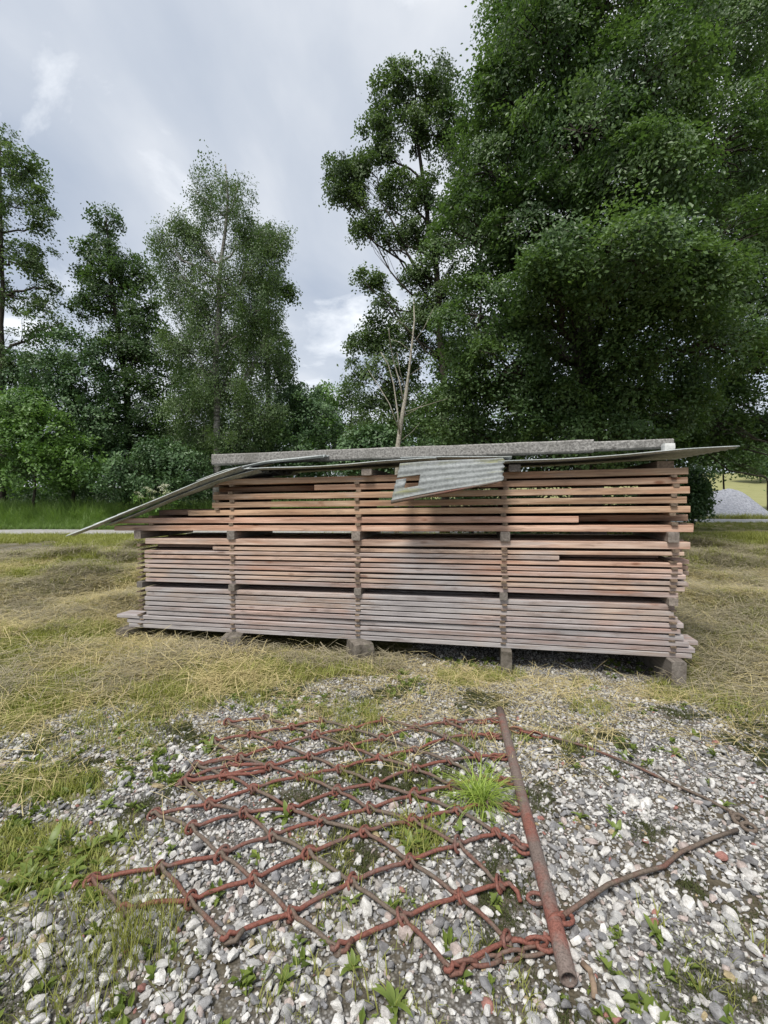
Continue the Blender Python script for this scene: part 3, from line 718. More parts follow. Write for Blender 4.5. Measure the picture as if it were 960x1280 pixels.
for px, py, rr, an in [(925, 1025, .034, 20), (936, 1034, .026, -30), (918, 1020, .022, 60)]:
    p = gp(px, py, .025); mb = MB(); torus_mb(mb, rr, rr * .72, .0085, 14, Matrix.Rotation(R(an), 3, 'Z') @ Matrix.Rotation(R(20), 3, 'X'), Vector((p[0], p[1], tz(p[0], p[1]) + .026)) - H0, 6)
    link('hitch_ring', mb.mesh('hitch_ring', M_rust_dull, True), harrow)
bent_rod([g(728, 1200, -.004), g(738, 1212, .002), g(742, 1228, .0), g(744, 1243, -.006)], .010, M_spacer, 'bent_hook')

# ------------------------------------------------------------------ loose gravel, grass, hay (nobody could count them)
def variants(name, meshes):
    c = bpy.data.collections.new(name)
    for i, me in enumerate(meshes): c.objects.link(bpy.data.objects.new(f'{name}_{i:02d}', me))
    return c
def scatter(name, pts, rot, scl, idx, coll, tagkind='stuff'):
    me = bpy.data.meshes.new(name); n = len(pts); me.vertices.add(n); me.vertices.foreach_set('co', np.asarray(pts, np.float32).ravel())
    for nm, val in (('rot', rot), ('scl', scl)):
        a = me.attributes.new(nm, 'FLOAT_VECTOR', 'POINT'); a.data.foreach_set('vector', np.asarray(val, np.float32).ravel())
    a = me.attributes.new('idx', 'INT', 'POINT'); a.data.foreach_set('value', np.asarray(idx, np.int32))
    o = link(name, me); tag(o, kind=tagkind)
    ng = bpy.data.node_groups.new('scatter_' + name, 'GeometryNodeTree')
    ng.interface.new_socket('Geometry', in_out='INPUT', socket_type='NodeSocketGeometry'); ng.interface.new_socket('Geometry', in_out='OUTPUT', socket_type='NodeSocketGeometry')
    gi = ng.nodes.new('NodeGroupInput'); go = ng.nodes.new('NodeGroupOutput'); ip = ng.nodes.new('GeometryNodeInstanceOnPoints')
    ci = ng.nodes.new('GeometryNodeCollectionInfo'); ci.inputs['Collection'].default_value = coll; ci.inputs['Separate Children'].default_value = True; ci.inputs['Reset Children'].default_value = True
    def attr(nm, dt):
        a = ng.nodes.new('GeometryNodeInputNamedAttribute'); a.data_type = dt; a.inputs['Name'].default_value = nm; return a.outputs['Attribute']
    L = ng.links.new; L(gi.outputs[0], ip.inputs['Points']); L(ci.outputs[0], ip.inputs['Instance']); ip.inputs['Pick Instance'].default_value = True
    L(attr('idx', 'INT'), ip.inputs['Instance Index']); L(attr('rot', 'FLOAT_VECTOR'), ip.inputs['Rotation']); L(attr('scl', 'FLOAT_VECTOR'), ip.inputs['Scale'])
    L(ip.outputs[0], go.inputs[0]); md = o.modifiers.new('scatter', 'NODES'); md.node_group = ng
    return o
def hull_stone(seed):
    import bmesh
    r = random.Random(seed); bm = bmesh.new(); ax = (1, r.uniform(.65, .95), r.uniform(.45, .75))
    for _ in range(r.choice((14, 18, 24))):
        v = Vector((r.gauss(0, 1), r.gauss(0, 1), r.gauss(0, 1))).normalized() * r.uniform(.42, .55); bm.verts.new((v.x * ax[0], v.y * ax[1], v.z * ax[2]))
    res = bmesh.ops.convex_hull(bm, input=bm.verts[:]); bmesh.ops.delete(bm, geom=[e for e in res['geom_interior'] if isinstance(e, bmesh.types.BMVert)], context='VERTS')
    bmesh.ops.bevel(bm, geom=bm.edges[:], offset=.035, segments=1, affect='EDGES', clamp_overlap=True)
    me = bpy.data.meshes.new('stone'); bm.to_mesh(me); bm.free(); me.materials.append(M_stone)
    me.polygons.foreach_set('use_smooth', [seed % 3 == 0] * len(me.polygons)); return me
rs = np.random.RandomState(3)
def near_points(n, y0, y1, power=1.0, spread=.93, pad=.35):
    """random ground points in the wedge of yard in front of the camera"""
    y = np.sqrt(rs.rand(n) * (y1 ** 2 - y0 ** 2) + y0 ** 2); x = (rs.rand(n) * 2 - 1) * (y * spread + pad); return x, y
def make_gravel():
    sc = variants('gravel_stone', [hull_stone(i) for i in range(14)])
    x, y = near_points(330000, .45, 5.6, spread=1.25, pad=.9)
    g = gravel_mask(x, y); moss = fbm(x, y, 3.2, 12); keep = rs.rand(len(x)) < g * np.clip(1.25 - 2.0 * ss(.56, .72, moss), .25, 1)
    keep &= (rs.rand(len(x)) < np.clip(.8 + .2 * (y - 1.3), .8, 1) * np.clip(1.4 - y * .14, .3, 1))
    x, y = x[keep], y[keep]; n = len(x)
    sz = np.clip((.0130 * (1 + .30 * ss(2.4, 1.5, y))) * np.exp(rs.randn(n) * .48), .007, .060)
    sz *= 1 - .25 * ss(2.2, 3.6, y)
    big = rs.rand(n) < .012 * ss(3.2, 1.5, y); sz[big] = rs.uniform(.034, .058, big.sum())
    z = terrain(x, y) + sz * rs.uniform(.05, .32, n)
    s = sz[:, None] * np.c_[rs.uniform(.9, 1.35, n), rs.uniform(.8, 1.1, n), rs.uniform(.75, 1.05, n)]
    rot = np.c_[rs.randn(n) * .35, rs.randn(n) * .35, rs.rand(n) * 6.28]
    o = scatter('gravel', np.c_[x, y, z], rot, s, rs.randint(0, 14, n), sc)
    tag(o, 'loose pale crushed stones strewn over the yard')
make_gravel()

def blade_tuft(name, seed, n, h, spread, lean, width, m, segs=3, droop=.5, flat=False):
    r = random.Random(seed); V = []; Fc = []; T = []
    for _ in range(n):
        a = r.uniform(0, 6.28); bx, by = r.gauss(0, spread), r.gauss(0, spread); L_ = h * r.uniform(.5, 1.1); le = r.uniform(.1, 1) * lean
        d = Vector((math.cos(a), math.sin(a), 0)); sd = Vector((-d.y, d.x, 0)); w = width * r.uniform(.6, 1.2); p = Vector((bx, by, 0)); ang = math.pi / 2 - le
        if flat: ang = r.uniform(-.05, .22); p.z = r.uniform(0, .03) * (h / .2)
        b0 = len(V); t = r.random()
        for k in range(segs + 1):
            q = k / segs; ww = w * (1 - q ** 2 * .9) if not flat else w
            V += [p + sd * ww / 2, p - sd * ww / 2]; T += [t * .7 + q * .3] * 2
            step = L_ / segs; p = p + (d * math.cos(ang) + Vector((0, 0, 1)) * math.sin(ang)) * step; ang -= droop * r.uniform(.3, 1) / segs * 2
            if flat: d = (d + sd * r.uniform(-.11, .11)).normalized(); ang = max(min(ang, .2), -.12)
        for k in range(segs): i = b0 + 2 * k; Fc.append((i, i + 1, i + 3, i + 2))
    return np_mesh(name, np.array([tuple(v) for v in V]), np.array(Fc), m, True, {'tint': T})
def leafy_tuft(name, seed, n, h, m):
    r = random.Random(seed); V = []; Fc = []; T = []
    for _ in range(n):
        a = r.uniform(0, 6.28); d = Vector((math.cos(a), math.sin(a), 0)); sd = Vector((-d.y, d.x, 0)); L_ = h * r.uniform(.5, 1.1); w = L_ * r.uniform(.28, .42); up_ = r.uniform(.25, 1.3); b0 = len(V); t = r.random()
        p = Vector((r.gauss(0, h * .2), r.gauss(0, h * .2), 0)); q = p + (d * math.cos(up_) + Vector((0, 0, math.sin(up_)))) * L_ * .55; e_ = q + (d * math.cos(up_ - .7) + Vector((0, 0, math.sin(up_ - .7)))) * L_ * .45
        V += [p, q + sd * w / 2 + Vector((0, 0, w * .1)), e_, q - sd * w / 2 + Vector((0, 0, w * .1))]; T += [t] * 4; Fc += [(b0, b0 + 1, b0 + 2), (b0, b0 + 2, b0 + 3)]
    return np_mesh(name, np.array([tuple(v) for v in V]), np.array(Fc), m, False, {'tint': T})
def stack_clear(x, y):                 # 1 where the ground is not under the stack
    s = (x - SA[0]) * SU[0] + (y - SA[1]) * SU[1]; d = -((x - SA[0]) * SN[0] + (y - SA[1]) * SN[1])
    return ~((s > -.05) & (s < 5.45) & (d > -.05) & (d < .95))
def make_grass():
    short = variants('short_grass', [blade_tuft('short_grass', i, 22, .075, .035, .9, .0042, M_grass) for i in range(6)])
    hay = variants('hay_wisp', [blade_tuft('hay_wisp', 40 + i, 18, .22, .08, 0, .0026, M_hay, 5, 0.2, True) for i in range(6)])
    hay2 = variants('old_hay_wisp', [blade_tuft('old_hay_wisp', 60 + i, 20, .19, .08, 0, .0028, M_hayold, 5, 0.2, True) for i in range(5)])
    def put(nm, coll, k, n, y0, y1, fmask, smin, smax, lab, zoff=0.0, spread=1.25):
        x, y = near_points(int(n * 1.36), y0, y1, spread=spread, pad=.9); keep = (rs.rand(len(x)) < fmask(x, y)) & stack_clear(x, y); x, y = x[keep], y[keep]; m_ = len(x)
        s = rs.uniform(smin, smax, m_) * (1 + .05 * y); z = terrain(x, y) + zoff * rs.rand(m_)
        o = scatter(nm, np.c_[x, y, z], np.c_[rs.randn(m_, 2) * .12, rs.rand(m_) * 6.28], np.c_[s, s, s * rs.uniform(.7, 1.2, m_)], rs.randint(0, k, m_), coll); tag(o, lab)
    turf = lambda x, y: ss(.25, .75, 1 - gravel_mask(x, y))
    hayf = lambda x, y: ss(.40, .56, fbm(x, y, 1.1, 6))
    put('short_grass', short, 6, 46000, 1.5, 9.5, lambda x, y: turf(x, y) * (.35 + .65 * (1 - hayf(x, y))) * (.55 + .45 * ss(3.5, 1, x)), .6, 1.25, 'short mown grass round the timber stack')
    put('mown_grass', short, 6, 26000, 9, 17.5, lambda x, y: turf(x, y) * .9, .9, 1.6, 'mown grass between the stack and the road')
    put('cut_hay', hay, 6, 30000, 2.2, 9, lambda x, y: turf(x, y) * (.12 + .88 * hayf(x, y)) * .62, .6, 1.25, 'loose yellow cut hay lying on the grass', .035)
    put('old_hay', hay2, 5, 46000, 3, 13, lambda x, y: turf(x, y) * np.maximum(ss(.46, .56, fbm(x, y, .9, 9)), ss(1.8, 4, x) * (.45 + .55 * ss(.4, .55, fbm(x, y, 1.2, 19)))) * .8, .7, 1.5, 'greyish old hay raked in lumps on the grass', .05)
    put('stray_straw', hay, 6, 2600, 2.0, 4.6, lambda x, y: gravel_mask(x, y) * ss(2.2, 3.4, y) * .55, .5, 1.0, 'stray straws lying on the gravel edge', .01)
    put('stray_grass', short, 6, 9000, .5, 4.6, lambda x, y: gravel_mask(x, y) * ss(.52, .66, fbm(x, y, 2.4, 15)) * (.3 + .7 * ss(2.2, 3.6, y)), .5, 1.0, 'sparse grass blades growing between the stones')
    mossc = variants('moss_tuft', [blade_tuft('moss_tuft', 80 + i, 40, .016, .016, 1.2, .004, M_moss, 1) for i in range(4)])
    put('moss', mossc, 4, 26000, .5, 3.6, lambda x, y: gravel_mask(x, y) * ss(.56, .70, fbm(x, y, 3.2, 12)) * .8, .6, 1.2, 'low dark moss between the stones')
    wc = variants('small_weed', [leafy_tuft('small_weed', 150 + i, 9 + i, .055, M_weed) for i in range(5)])
    x, y = near_points(10500, .6, 4.4, spread=1.25, pad=.8); P = gravel_mask(x, y) * (.06 + .9 * ss(.56, .70, fbm(x, y, 2.2, 31)) + .35 * ss(-.6, -1.3, x) * ss(2.9, 2.4, y)) ; inh = (x > -.95) & (x < .6) & (y > 1.5) & (y < 2.9); P = P + .10 * inh
    g_ = np.zeros(len(x))
    for c, rx, ry in GREEN: g_ = np.maximum(g_, ss(1.2, .5, np.sqrt(((x - c[0]) / rx) ** 2 + ((y - c[1]) / ry) ** 2)))
    kp = rs.rand(len(x)) < P * .55 + g_ * 1.0; x, y = x[kp], y[kp]; n = len(x); sz = rs.uniform(.4, 1.15, n)[:, None]
    o = scatter('small_weeds', np.c_[x, y, terrain(x, y)], np.c_[rs.randn(n, 2) * .1, rs.rand(n) * 6.28], np.repeat(sz, 3, 1), rs.randint(0, 5, n), wc); tag(o, 'small green seedlings and weeds between the stones')
    thin = variants('thin_grass', [blade_tuft('thin_grass', 90 + i, 5, .15, .02, .35, .003, M_grass, 3, .4) for i in range(4)])
    c = gp(150, 1180); n = 150; x = c[0] + rs.randn(n) * .13; y = c[1] + rs.randn(n) * .10
    o = scatter('thin_grass', np.c_[x, y, terrain(x, y)], np.c_[rs.randn(n, 2) * .1, rs.rand(n) * 6.28], np.repeat(rs.uniform(.5, 1.1, n)[:, None], 3, 1), rs.randint(0, 4, n), thin); tag(o, 'thin upright grass stalks at the near left edge of the harrow')
    lush = variants('tall_grass', [blade_tuft('tall_grass', 100 + i, 38, 1.5, .16, .45, .024, M_lush, 4, .6) for i in range(5)])
    n = 9000; x = rs.uniform(-34, 3, n); y = road_y(x) + 1.7 + rs.rand(n) ** 1.3 * 4.2; s = rs.uniform(.55, 1.1, n) * np.clip((y - road_y(x) - 1.5) / 1.6, .25, 1)
    o = scatter('tall_grass', np.c_[x, y, terrain(x, y)], np.c_[rs.randn(n, 2) * .12, rs.rand(n) * 6.28], np.repeat(s[:, None], 3, 1), rs.randint(0, 5, n), lush); tag(o, 'lush tall green grass along the far road edge')
    n = 9000; x = rs.uniform(3, 30, n); y = rs.uniform(19, 33, n); k = np.abs(y - road_y(x)) > 1.65; x, y = x[k], y[k]; n = len(x); s = rs.uniform(.14, .42, n) * np.where(y > road_y(x), 1.25, .45)
    lush2 = variants('verge_grass', [blade_tuft('verge_grass', 120 + i, 30, 1.0, .35, .6, .035, M_grass, 3, .7) for i in range(4)])
    o = scatter('verge_grass', np.c_[x, y, terrain(x, y)], np.c_[rs.randn(n, 2) * .12, rs.rand(n) * 6.28], np.repeat(s[:, None], 3, 1), rs.randint(0, 4, n), lush2); tag(o, 'yellow green verge grass around the stone heap')
make_grass()

# ------------------------------------------------------------------ weeds, each a plant of its own with its leaves as parts
def leaf_blade(name, L_, W, m, fold=.2, curve=.35, seed=0):
    V = []; T = []; Fc = []; n = 5
    for i in range(n + 1):
        t = i / n; w = W * (math.sin(math.pi * min(1, t * .9 + .08)) ** .8) * (1 if i < n else .05); x = L_ * t * math.cos(curve * t); z = L_ * t * math.sin(.5 - curve * t * 2) * .6
        V += [(x, w / 2, z + fold * w / 2), (x, 0, z), (x, -w / 2, z + fold * w / 2)]; T += [.35 + .4 * t, .2 + .3 * t, .35 + .4 * t]
    for i in range(n):
        a = i * 3; Fc += [(a, a + 1, a + 4, a + 3), (a + 1, a + 2, a + 5, a + 4)]
    return np_mesh(name, np.array(V), np.array(Fc), m, True, {'tint': T})
LEAVES = [leaf_blade('leaf', .085, .026, M_weed, .25, .35), leaf_blade('leaf', .065, .028, M_weed, .3, .2), leaf_blade('leaf', .10, .018, M_weed, .2, .5)]
WEEDS = [(60, 1068, 1.2, 9, 'largest broad-leaved weed in the green patch left of the harrow'), (92, 1092, 1.0, 8, 'broad-leaved weed beside the near left corner of the harrow'),
         (38, 1098, 1.0, 7, 'leafy weed near the left picture edge, below the mossy patch'), (112, 1062, 1.0, 7, 'fresh upright weed at the right rim of the left green patch'),
         (143, 1052, .8, 7, 'bright weed just above the harrow corner on the left'), (70, 1118, .9, 7, 'weed at the lower rim of the left green patch'),
         (15, 1112, .9, 6, 'weed cut by the left picture edge'), (125, 1084, .8, 6, 'small weed between green patch and harrow corner'),
         (88, 1050, .8, 6, 'weed at the upper rim of the left green patch'), (200, 905, .8, 6, 'tall thin weed in the gravel below the hay edge on the left'), (182, 934, .7, 6, 'low yellow green weed left of the far harrow corner'),
         (150, 915, .8, 7, 'dull flat weed in gravel left of the harrow, below the hay'), (135, 1010, .8, 8, 'spreading weed between the mossy patch and harrow'), (178, 1012, .5, 5, 'tiny weed beside the second left harrow tip'),
         (262, 938, .9, 6, 'bluish weed at the folded left edge of the harrow'), (322, 1026, .6, 6, 'pale weed inside the left harrow diamonds'), (345, 985, .7, 6, 'weed in the middle left of the harrow'),
         (412, 1003, .6, 5, 'small weed under the central harrow rods'), (530, 990, .55, 4, 'upright light green weed leaf at the harrow centre'), (358, 1022, .8, 6, 'leafy weed under a harrow knot left of centre'),
         (437, 1130, .55, 5, 'yellow weed in the near central harrow diamond'), (512, 1062, .9, 9, 'dense dark weed inside the near right harrow diamonds'), (540, 1048, .8, 8, 'dark weed beside the dense one inside the harrow'),
         (492, 1262, .8, 8, 'clump of weed at the bottom picture edge'), (440, 1215, .6, 6, 'reddish green weed below the near harrow edge'), (358, 1232, .6, 7, 'low brownish weed near the bottom left of centre'),
         (575, 1045, .7, 5, 'yellow green weed right of the dark weed in the harrow'), (845, 945, .7, 6, 'small weed beside the far pull rod'), (727, 1022, .6, 6, 'weed in open gravel right of the draw bar'),
         (770, 1042, .65, 6, 'bright weed between the two pull rods'), (782, 945, .8, 7, 'weed just behind the far pull rod'), (930, 890, 1.1, 9, 'leafy weed at the gravel edge on the far right'), (905, 1010, .6, 6, 'weed near the hitch ring'),
         (820, 1172, .6, 7, 'dull weed in gravel at the lower right'), (505, 838, 1.1, 9, 'bright green weed in front of the middle foot block'), (195, 782, 1.0, 5, 'broad leaf plant under the left end of the stack')]
rw = random.Random(9)
for i, (px, py, sc, n, lab) in enumerate(WEEDS):
    p = gp(px, py); e = empty('weed', (p[0], p[1], tz(p[0], p[1]) + .004), (0, 0, rw.uniform(0, 6))); tag(e, lab, 'weed', 'weeds in the gravel')
    for k in range(int(n * 1.5)):
        o = link('leaf', LEAVES[(i + k // 3) % 3], e, (rw.uniform(-.008, .008), rw.uniform(-.008, .008), 0), (0, rw.uniform(-.95, .0), k * 2.4 + rw.uniform(-.3, .3)))
        q = sc * rw.uniform(.6, 1.2); o.scale = (q, q, q)
p = gp(600, 1003); me = blade_tuft('grass_tuft', 5, 260, .25, .026, .9, .0050, M_tuft, 6, 1.25)
o = link('grass_tuft', me, None, (p[0], p[1], tz(p[0], p[1]))); tag(o, 'bright lime green grass tuft growing through the harrow beside the bar', 'grass tuft')

# ------------------------------------------------------------------ trees and shrubs
def leaves_mesh(name, C, rad, per, size, m, rng, flat=.55, up=.8, droop=0.0, aspect=.62, outward=None, tint=None):
    """C (k,3) clump centres, rad (k,) radii, per leaves in each; every leaf a folded rhombus"""
    k = len(C); n = k * per; idx = np.repeat(np.arange(k), per)
    d = rng.randn(n, 3); d /= np.linalg.norm(d, axis=1)[:, None]; d *= (rng.rand(n) ** .45)[:, None]
    cn = rng.randn(k, 3) * .45; cn[:, 2] += up
    if outward is not None: cn += outward * .75
    cn /= np.linalg.norm(cn, axis=1)[:, None]; cn_ = cn[idx]
    h = (d * cn_).sum(1)[:, None]; off = (d - cn_ * h * (1 - flat)) * rad[idx][:, None] * (1 + .35 * rng.randn(n, 1) * (rng.rand(n, 1) < .3))
    off -= cn_ * (np.linalg.norm(off, axis=1) ** 2 / rad[idx])[:, None] * .28          # sprays arch over at their rims
    if droop: off[:, 2] -= np.abs(rng.randn(n)) * rad[idx] * droop
    P = C[idx] + off
    nrm = cn_ * 1.0 + rng.randn(n, 3) * .42
    nrm /= np.linalg.norm(nrm, axis=1)[:, None]
    t = rng.randn(n, 3); t[:, 2] -= .5 + droop; t -= nrm * (t * nrm).sum(1)[:, None]; t /= np.linalg.norm(t, axis=1)[:, None]
    b = np.cross(nrm, t); s = size * rng.uniform(.65, 1.25, n)[:, None]
    v0 = P - t * s * .5; v2 = P + t * s * .5; lift = nrm * s * .10
    v1 = P + b * s * aspect * .5 + lift; v3 = P - b * s * aspect * .5 + lift
    V = np.stack([v0, v1, v2, v3], 1).reshape(-1, 3); base = np.arange(n)[:, None] * 4
    Fc = np.concatenate([base + np.array([[0, 1, 2]]), base + np.array([[0, 2, 3]])], 1).reshape(-1, 3)
    ct = rng.rand(k) if tint is None else tint
    T = np.clip(.76 * ct[idx] + .24 * rng.rand(n), 0, 1)
    return np_mesh(name, V, Fc, m, False, {'tint': np.repeat(T, 4)})
def curve_pts(a, b, n, rng, wob=.06, sag=0.0):
    a = np.array(a, float); b = np.array(b, float); L_ = np.linalg.norm(b - a); t = np.linspace(0, 1, n)[:, None]
    w = rng.randn(n, 3) * wob * L_ * np.sin(np.pi * t); p = a + (b - a) * t + w
    p[:, 2] += (np.sin(np.pi * t) * sag * L_)[:, 0]; return p
LEAF_TOTAL = 0
def tree(name, label, cat, Y, trunk, r0, lobes, leaf, per, lm, bm=None, group=None, seed=0, clump=.55, shell=.5, flat=.55, droop=0.0, limb_r=.10, fork=.35, twig=True, up=.8, aspect=.62, dens=1.0):
    """trunk: pixels of the stem from the foot up; lobes: (px, py, rx, ry, depth offset, clumps) - masses of the crown, built at Y metres"""
    global LEAF_TOTAL
    rng = np.random.RandomState(seed); bm = bm or M_bark; k = Y / 560
    base = at(*trunk[0], Y); bz = tz(base[0], Y)
    T = [np.array([base[0], Y, bz - .1])] + [at(px, py, Y + (q if len(rest) else 0)) for (px, py, *rest) in trunk[1:] for q in [rest[0] if rest else 0]]
    e = empty(name, (base[0], Y, bz)); tag(e, label, cat, group); E0 = np.array([base[0], Y, bz])
    tr = []; 
    for i in range(len(T) - 1): tr += list(curve_pts(T[i], T[i + 1], 5, rng, .012)[:-1])
    tr.append(T[-1]); tr = np.array(tr); rad = list(np.linspace(r0, r0 * .12, len(tr))); rad[0] *= 1.35
    mb = MB(); mb.tube(tr - E0, rad, 9); link('trunk', mb.mesh('trunk', bm, True), e)
    Cs = []; Rs = []; Os = []; twigs = MB(); ztop = tr[-1][2]
    for (px, py, rx, ry, dy, n) in lobes:
        n = max(3, int(n * dens)); c = at(px, py, Y + dy); kk = (Y + dy) / 560; ax = np.array([rx * kk, (rx + ry) * .5 * kk, ry * kk])
        d = rng.randn(n, 3); d /= np.linalg.norm(d, axis=1)[:, None]; rr = shell + (1 - shell) * rng.rand(n) ** .6
        pc = c + d * rr[:, None] * ax
        pc[:, 2] = np.maximum(pc[:, 2], .35)
        Cs.append(pc); Rs.append(np.full(n, clump) * rng.uniform(.6, 1.3, n)); Os.append(d)
        zt = min(c[2] - np.hypot(c[0] - tr[0][0], c[1] - tr[0][1]) * fork, ztop); i0 = int(np.argmin(np.abs(tr[:, 2] - max(zt, bz + .3))))
        lp = curve_pts(tr[i0], c, 7, rng, .05, -.06); lr = min(limb_r, rad[i0] * .8) * (.28 if py > 500 else 1)
        mb = MB(); mb.tube(lp - E0, list(np.linspace(lr, lr * .35, 7)), 6); link('limb', mb.mesh('limb', bm, True), e)
        if twig:
            for q in pc[:: 2 if n > 60 else 1]:
                j = rng.randint(3, 7); tp = curve_pts(lp[j], q, 4, rng, .06, .03); twigs.tube(tp - E0, list(np.linspace(lr * .22, .008, 4)), 3, caps=False)
    if twig: tag(link('branches', twigs.mesh('branches', bm, True), e), kind='stuff')
    C = np.concatenate(Cs); Rr = np.concatenate(Rs); O = np.concatenate(Os)
    me = leaves_mesh('crown', C - E0, Rr, per, leaf, lm, rng, flat, up, droop, aspect, O)
    LEAF_TOTAL += len(C) * per; tag(link('crown', me, e), kind='stuff'); return e
TG = 'trees behind the timber stack'
# the huge maple
tree('maple_tree', 'huge dark green maple towering behind the right half of the stack', 'tree', 13.0, [(738, 640), (735, 470), (728, 380), (735, 250), (740, 100), (745, -120)], .42,
     [(680, 60, 75, 60, -1, 90), (640, 130, 70, 55, -.5, 80), (610, 215, 62, 60, 0, 75), (720, 165, 80, 55, -1.8, 90), (800, 110, 90, 60, -1.5, 95), (880, 60, 80, 60, 0, 80), (760, 0, 90, 50, -1, 90), (655, -30, 60, 50, 0, 60), (860, -60, 90, 60, 0, 60), (740, -110, 90, 60, 0, 60),
      (590, 300, 52, 62, .3, 70), (680, 270, 70, 40, -1, 70), (800, 225, 85, 45, -2.2, 95), (900, 190, 75, 60, -.5, 80), (765, 325, 120, 38, -3.0, 130), (850, 355, 70, 42, -2.5, 80), (690, 370, 62, 38, -2.0, 65), (600, 395, 52, 45, -.5, 60), (640, 455, 60, 40, -.8, 60),
      (580, 465, 42, 40, .5, 50), (790, 420, 60, 45, -1.5, 60), (880, 430, 65, 45, -1, 65), (640, 520, 70, 32, .5, 60), (560, 525, 45, 32, 1.0, 40), (730, 500, 60, 40, 2.5, 60), (745, 545, 90, 26, -.8, 60), (690, 505, 46, 28, -1, 40), (785, 490, 40, 26, -1, 36), (830, 505, 55, 35, -.3, 55), (910, 310, 60, 50, -1, 60), (700, 430, 90, 90, 4, 90), (820, 330, 120, 120, 4, 110), (660, 200, 100, 140, 4, 150), (740, 330, 190, 170, 5, 260), (780, 100, 190, 160, 5, 240), (740, 500, 200, 60, 4.5, 120)],
     .105, 215, M_maple, group=TG, seed=21, clump=.72, limb_r=.16, shell=.62, flat=.30, dens=.50)
tree('oak_tree', 'broad dark oak filling the right picture edge beyond the maple', 'tree', 16.5, [(1030, 640), (1015, 480), (990, 300), (975, 60)], .36,
     [(930, 90, 80, 90, 0, 90), (1010, 40, 90, 90, 0, 60), (960, 220, 80, 80, 0, 90), (1030, 200, 90, 90, 1, 50), (930, 350, 60, 70, -.5, 80), (990, 360, 70, 70, 0, 70), (930, 440, 50, 45, 0, 60), (900, -40, 90, 80, 0, 60), (985, 450, 50, 45, 0, 40), (868, 515, 44, 30, 0, 60), (905, 510, 40, 34, .5, 56), (935, 535, 30, 16, 1, 34), (885, 548, 28, 14, .5, 30), (848, 552, 22, 14, .5, 24), (980, 530, 40, 16, 1, 30), (860, 250, 60, 160, 2, 80)],
     .14, 135, M_oak, group=TG, seed=22, clump=.85, limb_r=.16, flat=.32, dens=.55)
tree('alder_tree', 'slender ragged alder with open branches left of the huge maple', 'tree', 18.5, [(556, 640), (553, 450), (545, 330), (530, 230), (518, 150), (520, 90)], .17,
     [(500, 110, 34, 26, 0, 30), (545, 110, 36, 30, 0, 30), (470, 150, 22, 24, 0, 18), (520, 165, 36, 26, 0, 26), (485, 185, 24, 18, 0, 14), (560, 170, 34, 40, .5, 30), (425, 215, 20, 20, 0, 16), (450, 205, 22, 18, 0, 16), (440, 245, 22, 14, 0, 14), (418, 240, 10, 12, 0, 6), (500, 235, 24, 24, 0, 20), (530, 250, 26, 30, 0, 22), (455, 285, 17, 12, 0, 10),
      (470, 275, 10, 10, 0, 5), (515, 290, 18, 18, 0, 13), (545, 310, 26, 30, 0, 24), (490, 300, 12, 12, 0, 6), (520, 345, 22, 16, 0, 14), (470, 352, 20, 9, 0, 9), (450, 345, 9, 7, 0, 4), (555, 370, 36, 36, .3, 34), (525, 395, 26, 20, 0, 16), (480, 380, 14, 9, 0, 6), (560, 440, 40, 40, .5, 36), (580, 250, 30, 60, 1, 34)],
     .115, 120, M_alder, group=TG, seed=23, clump=.50, limb_r=.05, shell=.1, flat=.5, fork=.9, dens=1.15)
tree('alder_tree', 'low round-topped alder behind the bare sapling', 'tree', 19.5, [(520, 640), (500, 520), (480, 440)], .14,
     [(478, 415, 30, 24, 0, 26), (455, 435, 22, 18, 0, 16), (500, 440, 40, 30, 0, 34), (450, 460, 16, 14, 0, 10), (480, 480, 36, 36, 0, 36), (520, 500, 44, 40, 0, 40), (470, 535, 40, 32, 0, 36), (540, 545, 46, 28, 0, 36)],
     .13, 90, M_alder, group=TG, seed=24, clump=.5, shell=.35)
tree('birch_tree', 'tall weeping birch with a thin feathery top left of centre', 'tree', 23.0, [(271, 640), (271, 520), (272, 420), (276, 330), (285, 250), (282, 205)], .20,
     [(275, 225, 38, 26, 0, 15), (300, 230, 22, 30, 0, 10), (245, 240, 22, 28, 0, 9), (280, 265, 46, 22, 0, 26), (228, 285, 28, 26, 0, 26), (205, 300, 18, 22, 0, 16), (215, 330, 22, 22, 0, 18), (250, 310, 26, 24, 0, 18), (315, 290, 40, 26, 0, 44), (345, 300, 20, 24, 0, 22), (320, 330, 42, 30, 0, 52), (280, 350, 50, 30, 0, 56),
      (235, 370, 36, 34, 0, 50), (320, 385, 40, 34, 0, 56), (270, 415, 62, 34, 0, 80), (225, 430, 26, 34, 0, 36), (330, 440, 34, 34, 0, 44), (280, 480, 64, 34, 0, 80), (235, 510, 34, 34, 0, 44), (320, 510, 42, 34, 0, 50), (275, 545, 66, 24, 0, 56)],
     .115, 120, M_birchleaf, M_birch, TG, 25, clump=.5, shell=.15, flat=1.0, droop=.9, limb_r=.06, fork=1.0, up=.2, aspect=.5)
tree('alder_tree', 'dark ragged alder standing just behind the right of the birch', 'tree', 27.0, [(335, 640), (335, 480), (330, 380), (325, 300)], .2,
     [(335, 300, 20, 20, 0, 16), (345, 360, 26, 20, 0, 24), (358, 366, 14, 9, 0, 8), (330, 410, 34, 30, 0, 34), (350, 440, 20, 22, 0, 20), (355, 465, 18, 14, 0, 14), (335, 490, 36, 34, 0, 36), (285, 440, 44, 40, 0, 40), (290, 510, 50, 40, 0, 46), (250, 485, 40, 40, 0, 36), (245, 545, 50, 30, 0, 36)],
     .16, 80, M_alder, group=TG, seed=26, clump=.6, shell=.3, flat=.7)
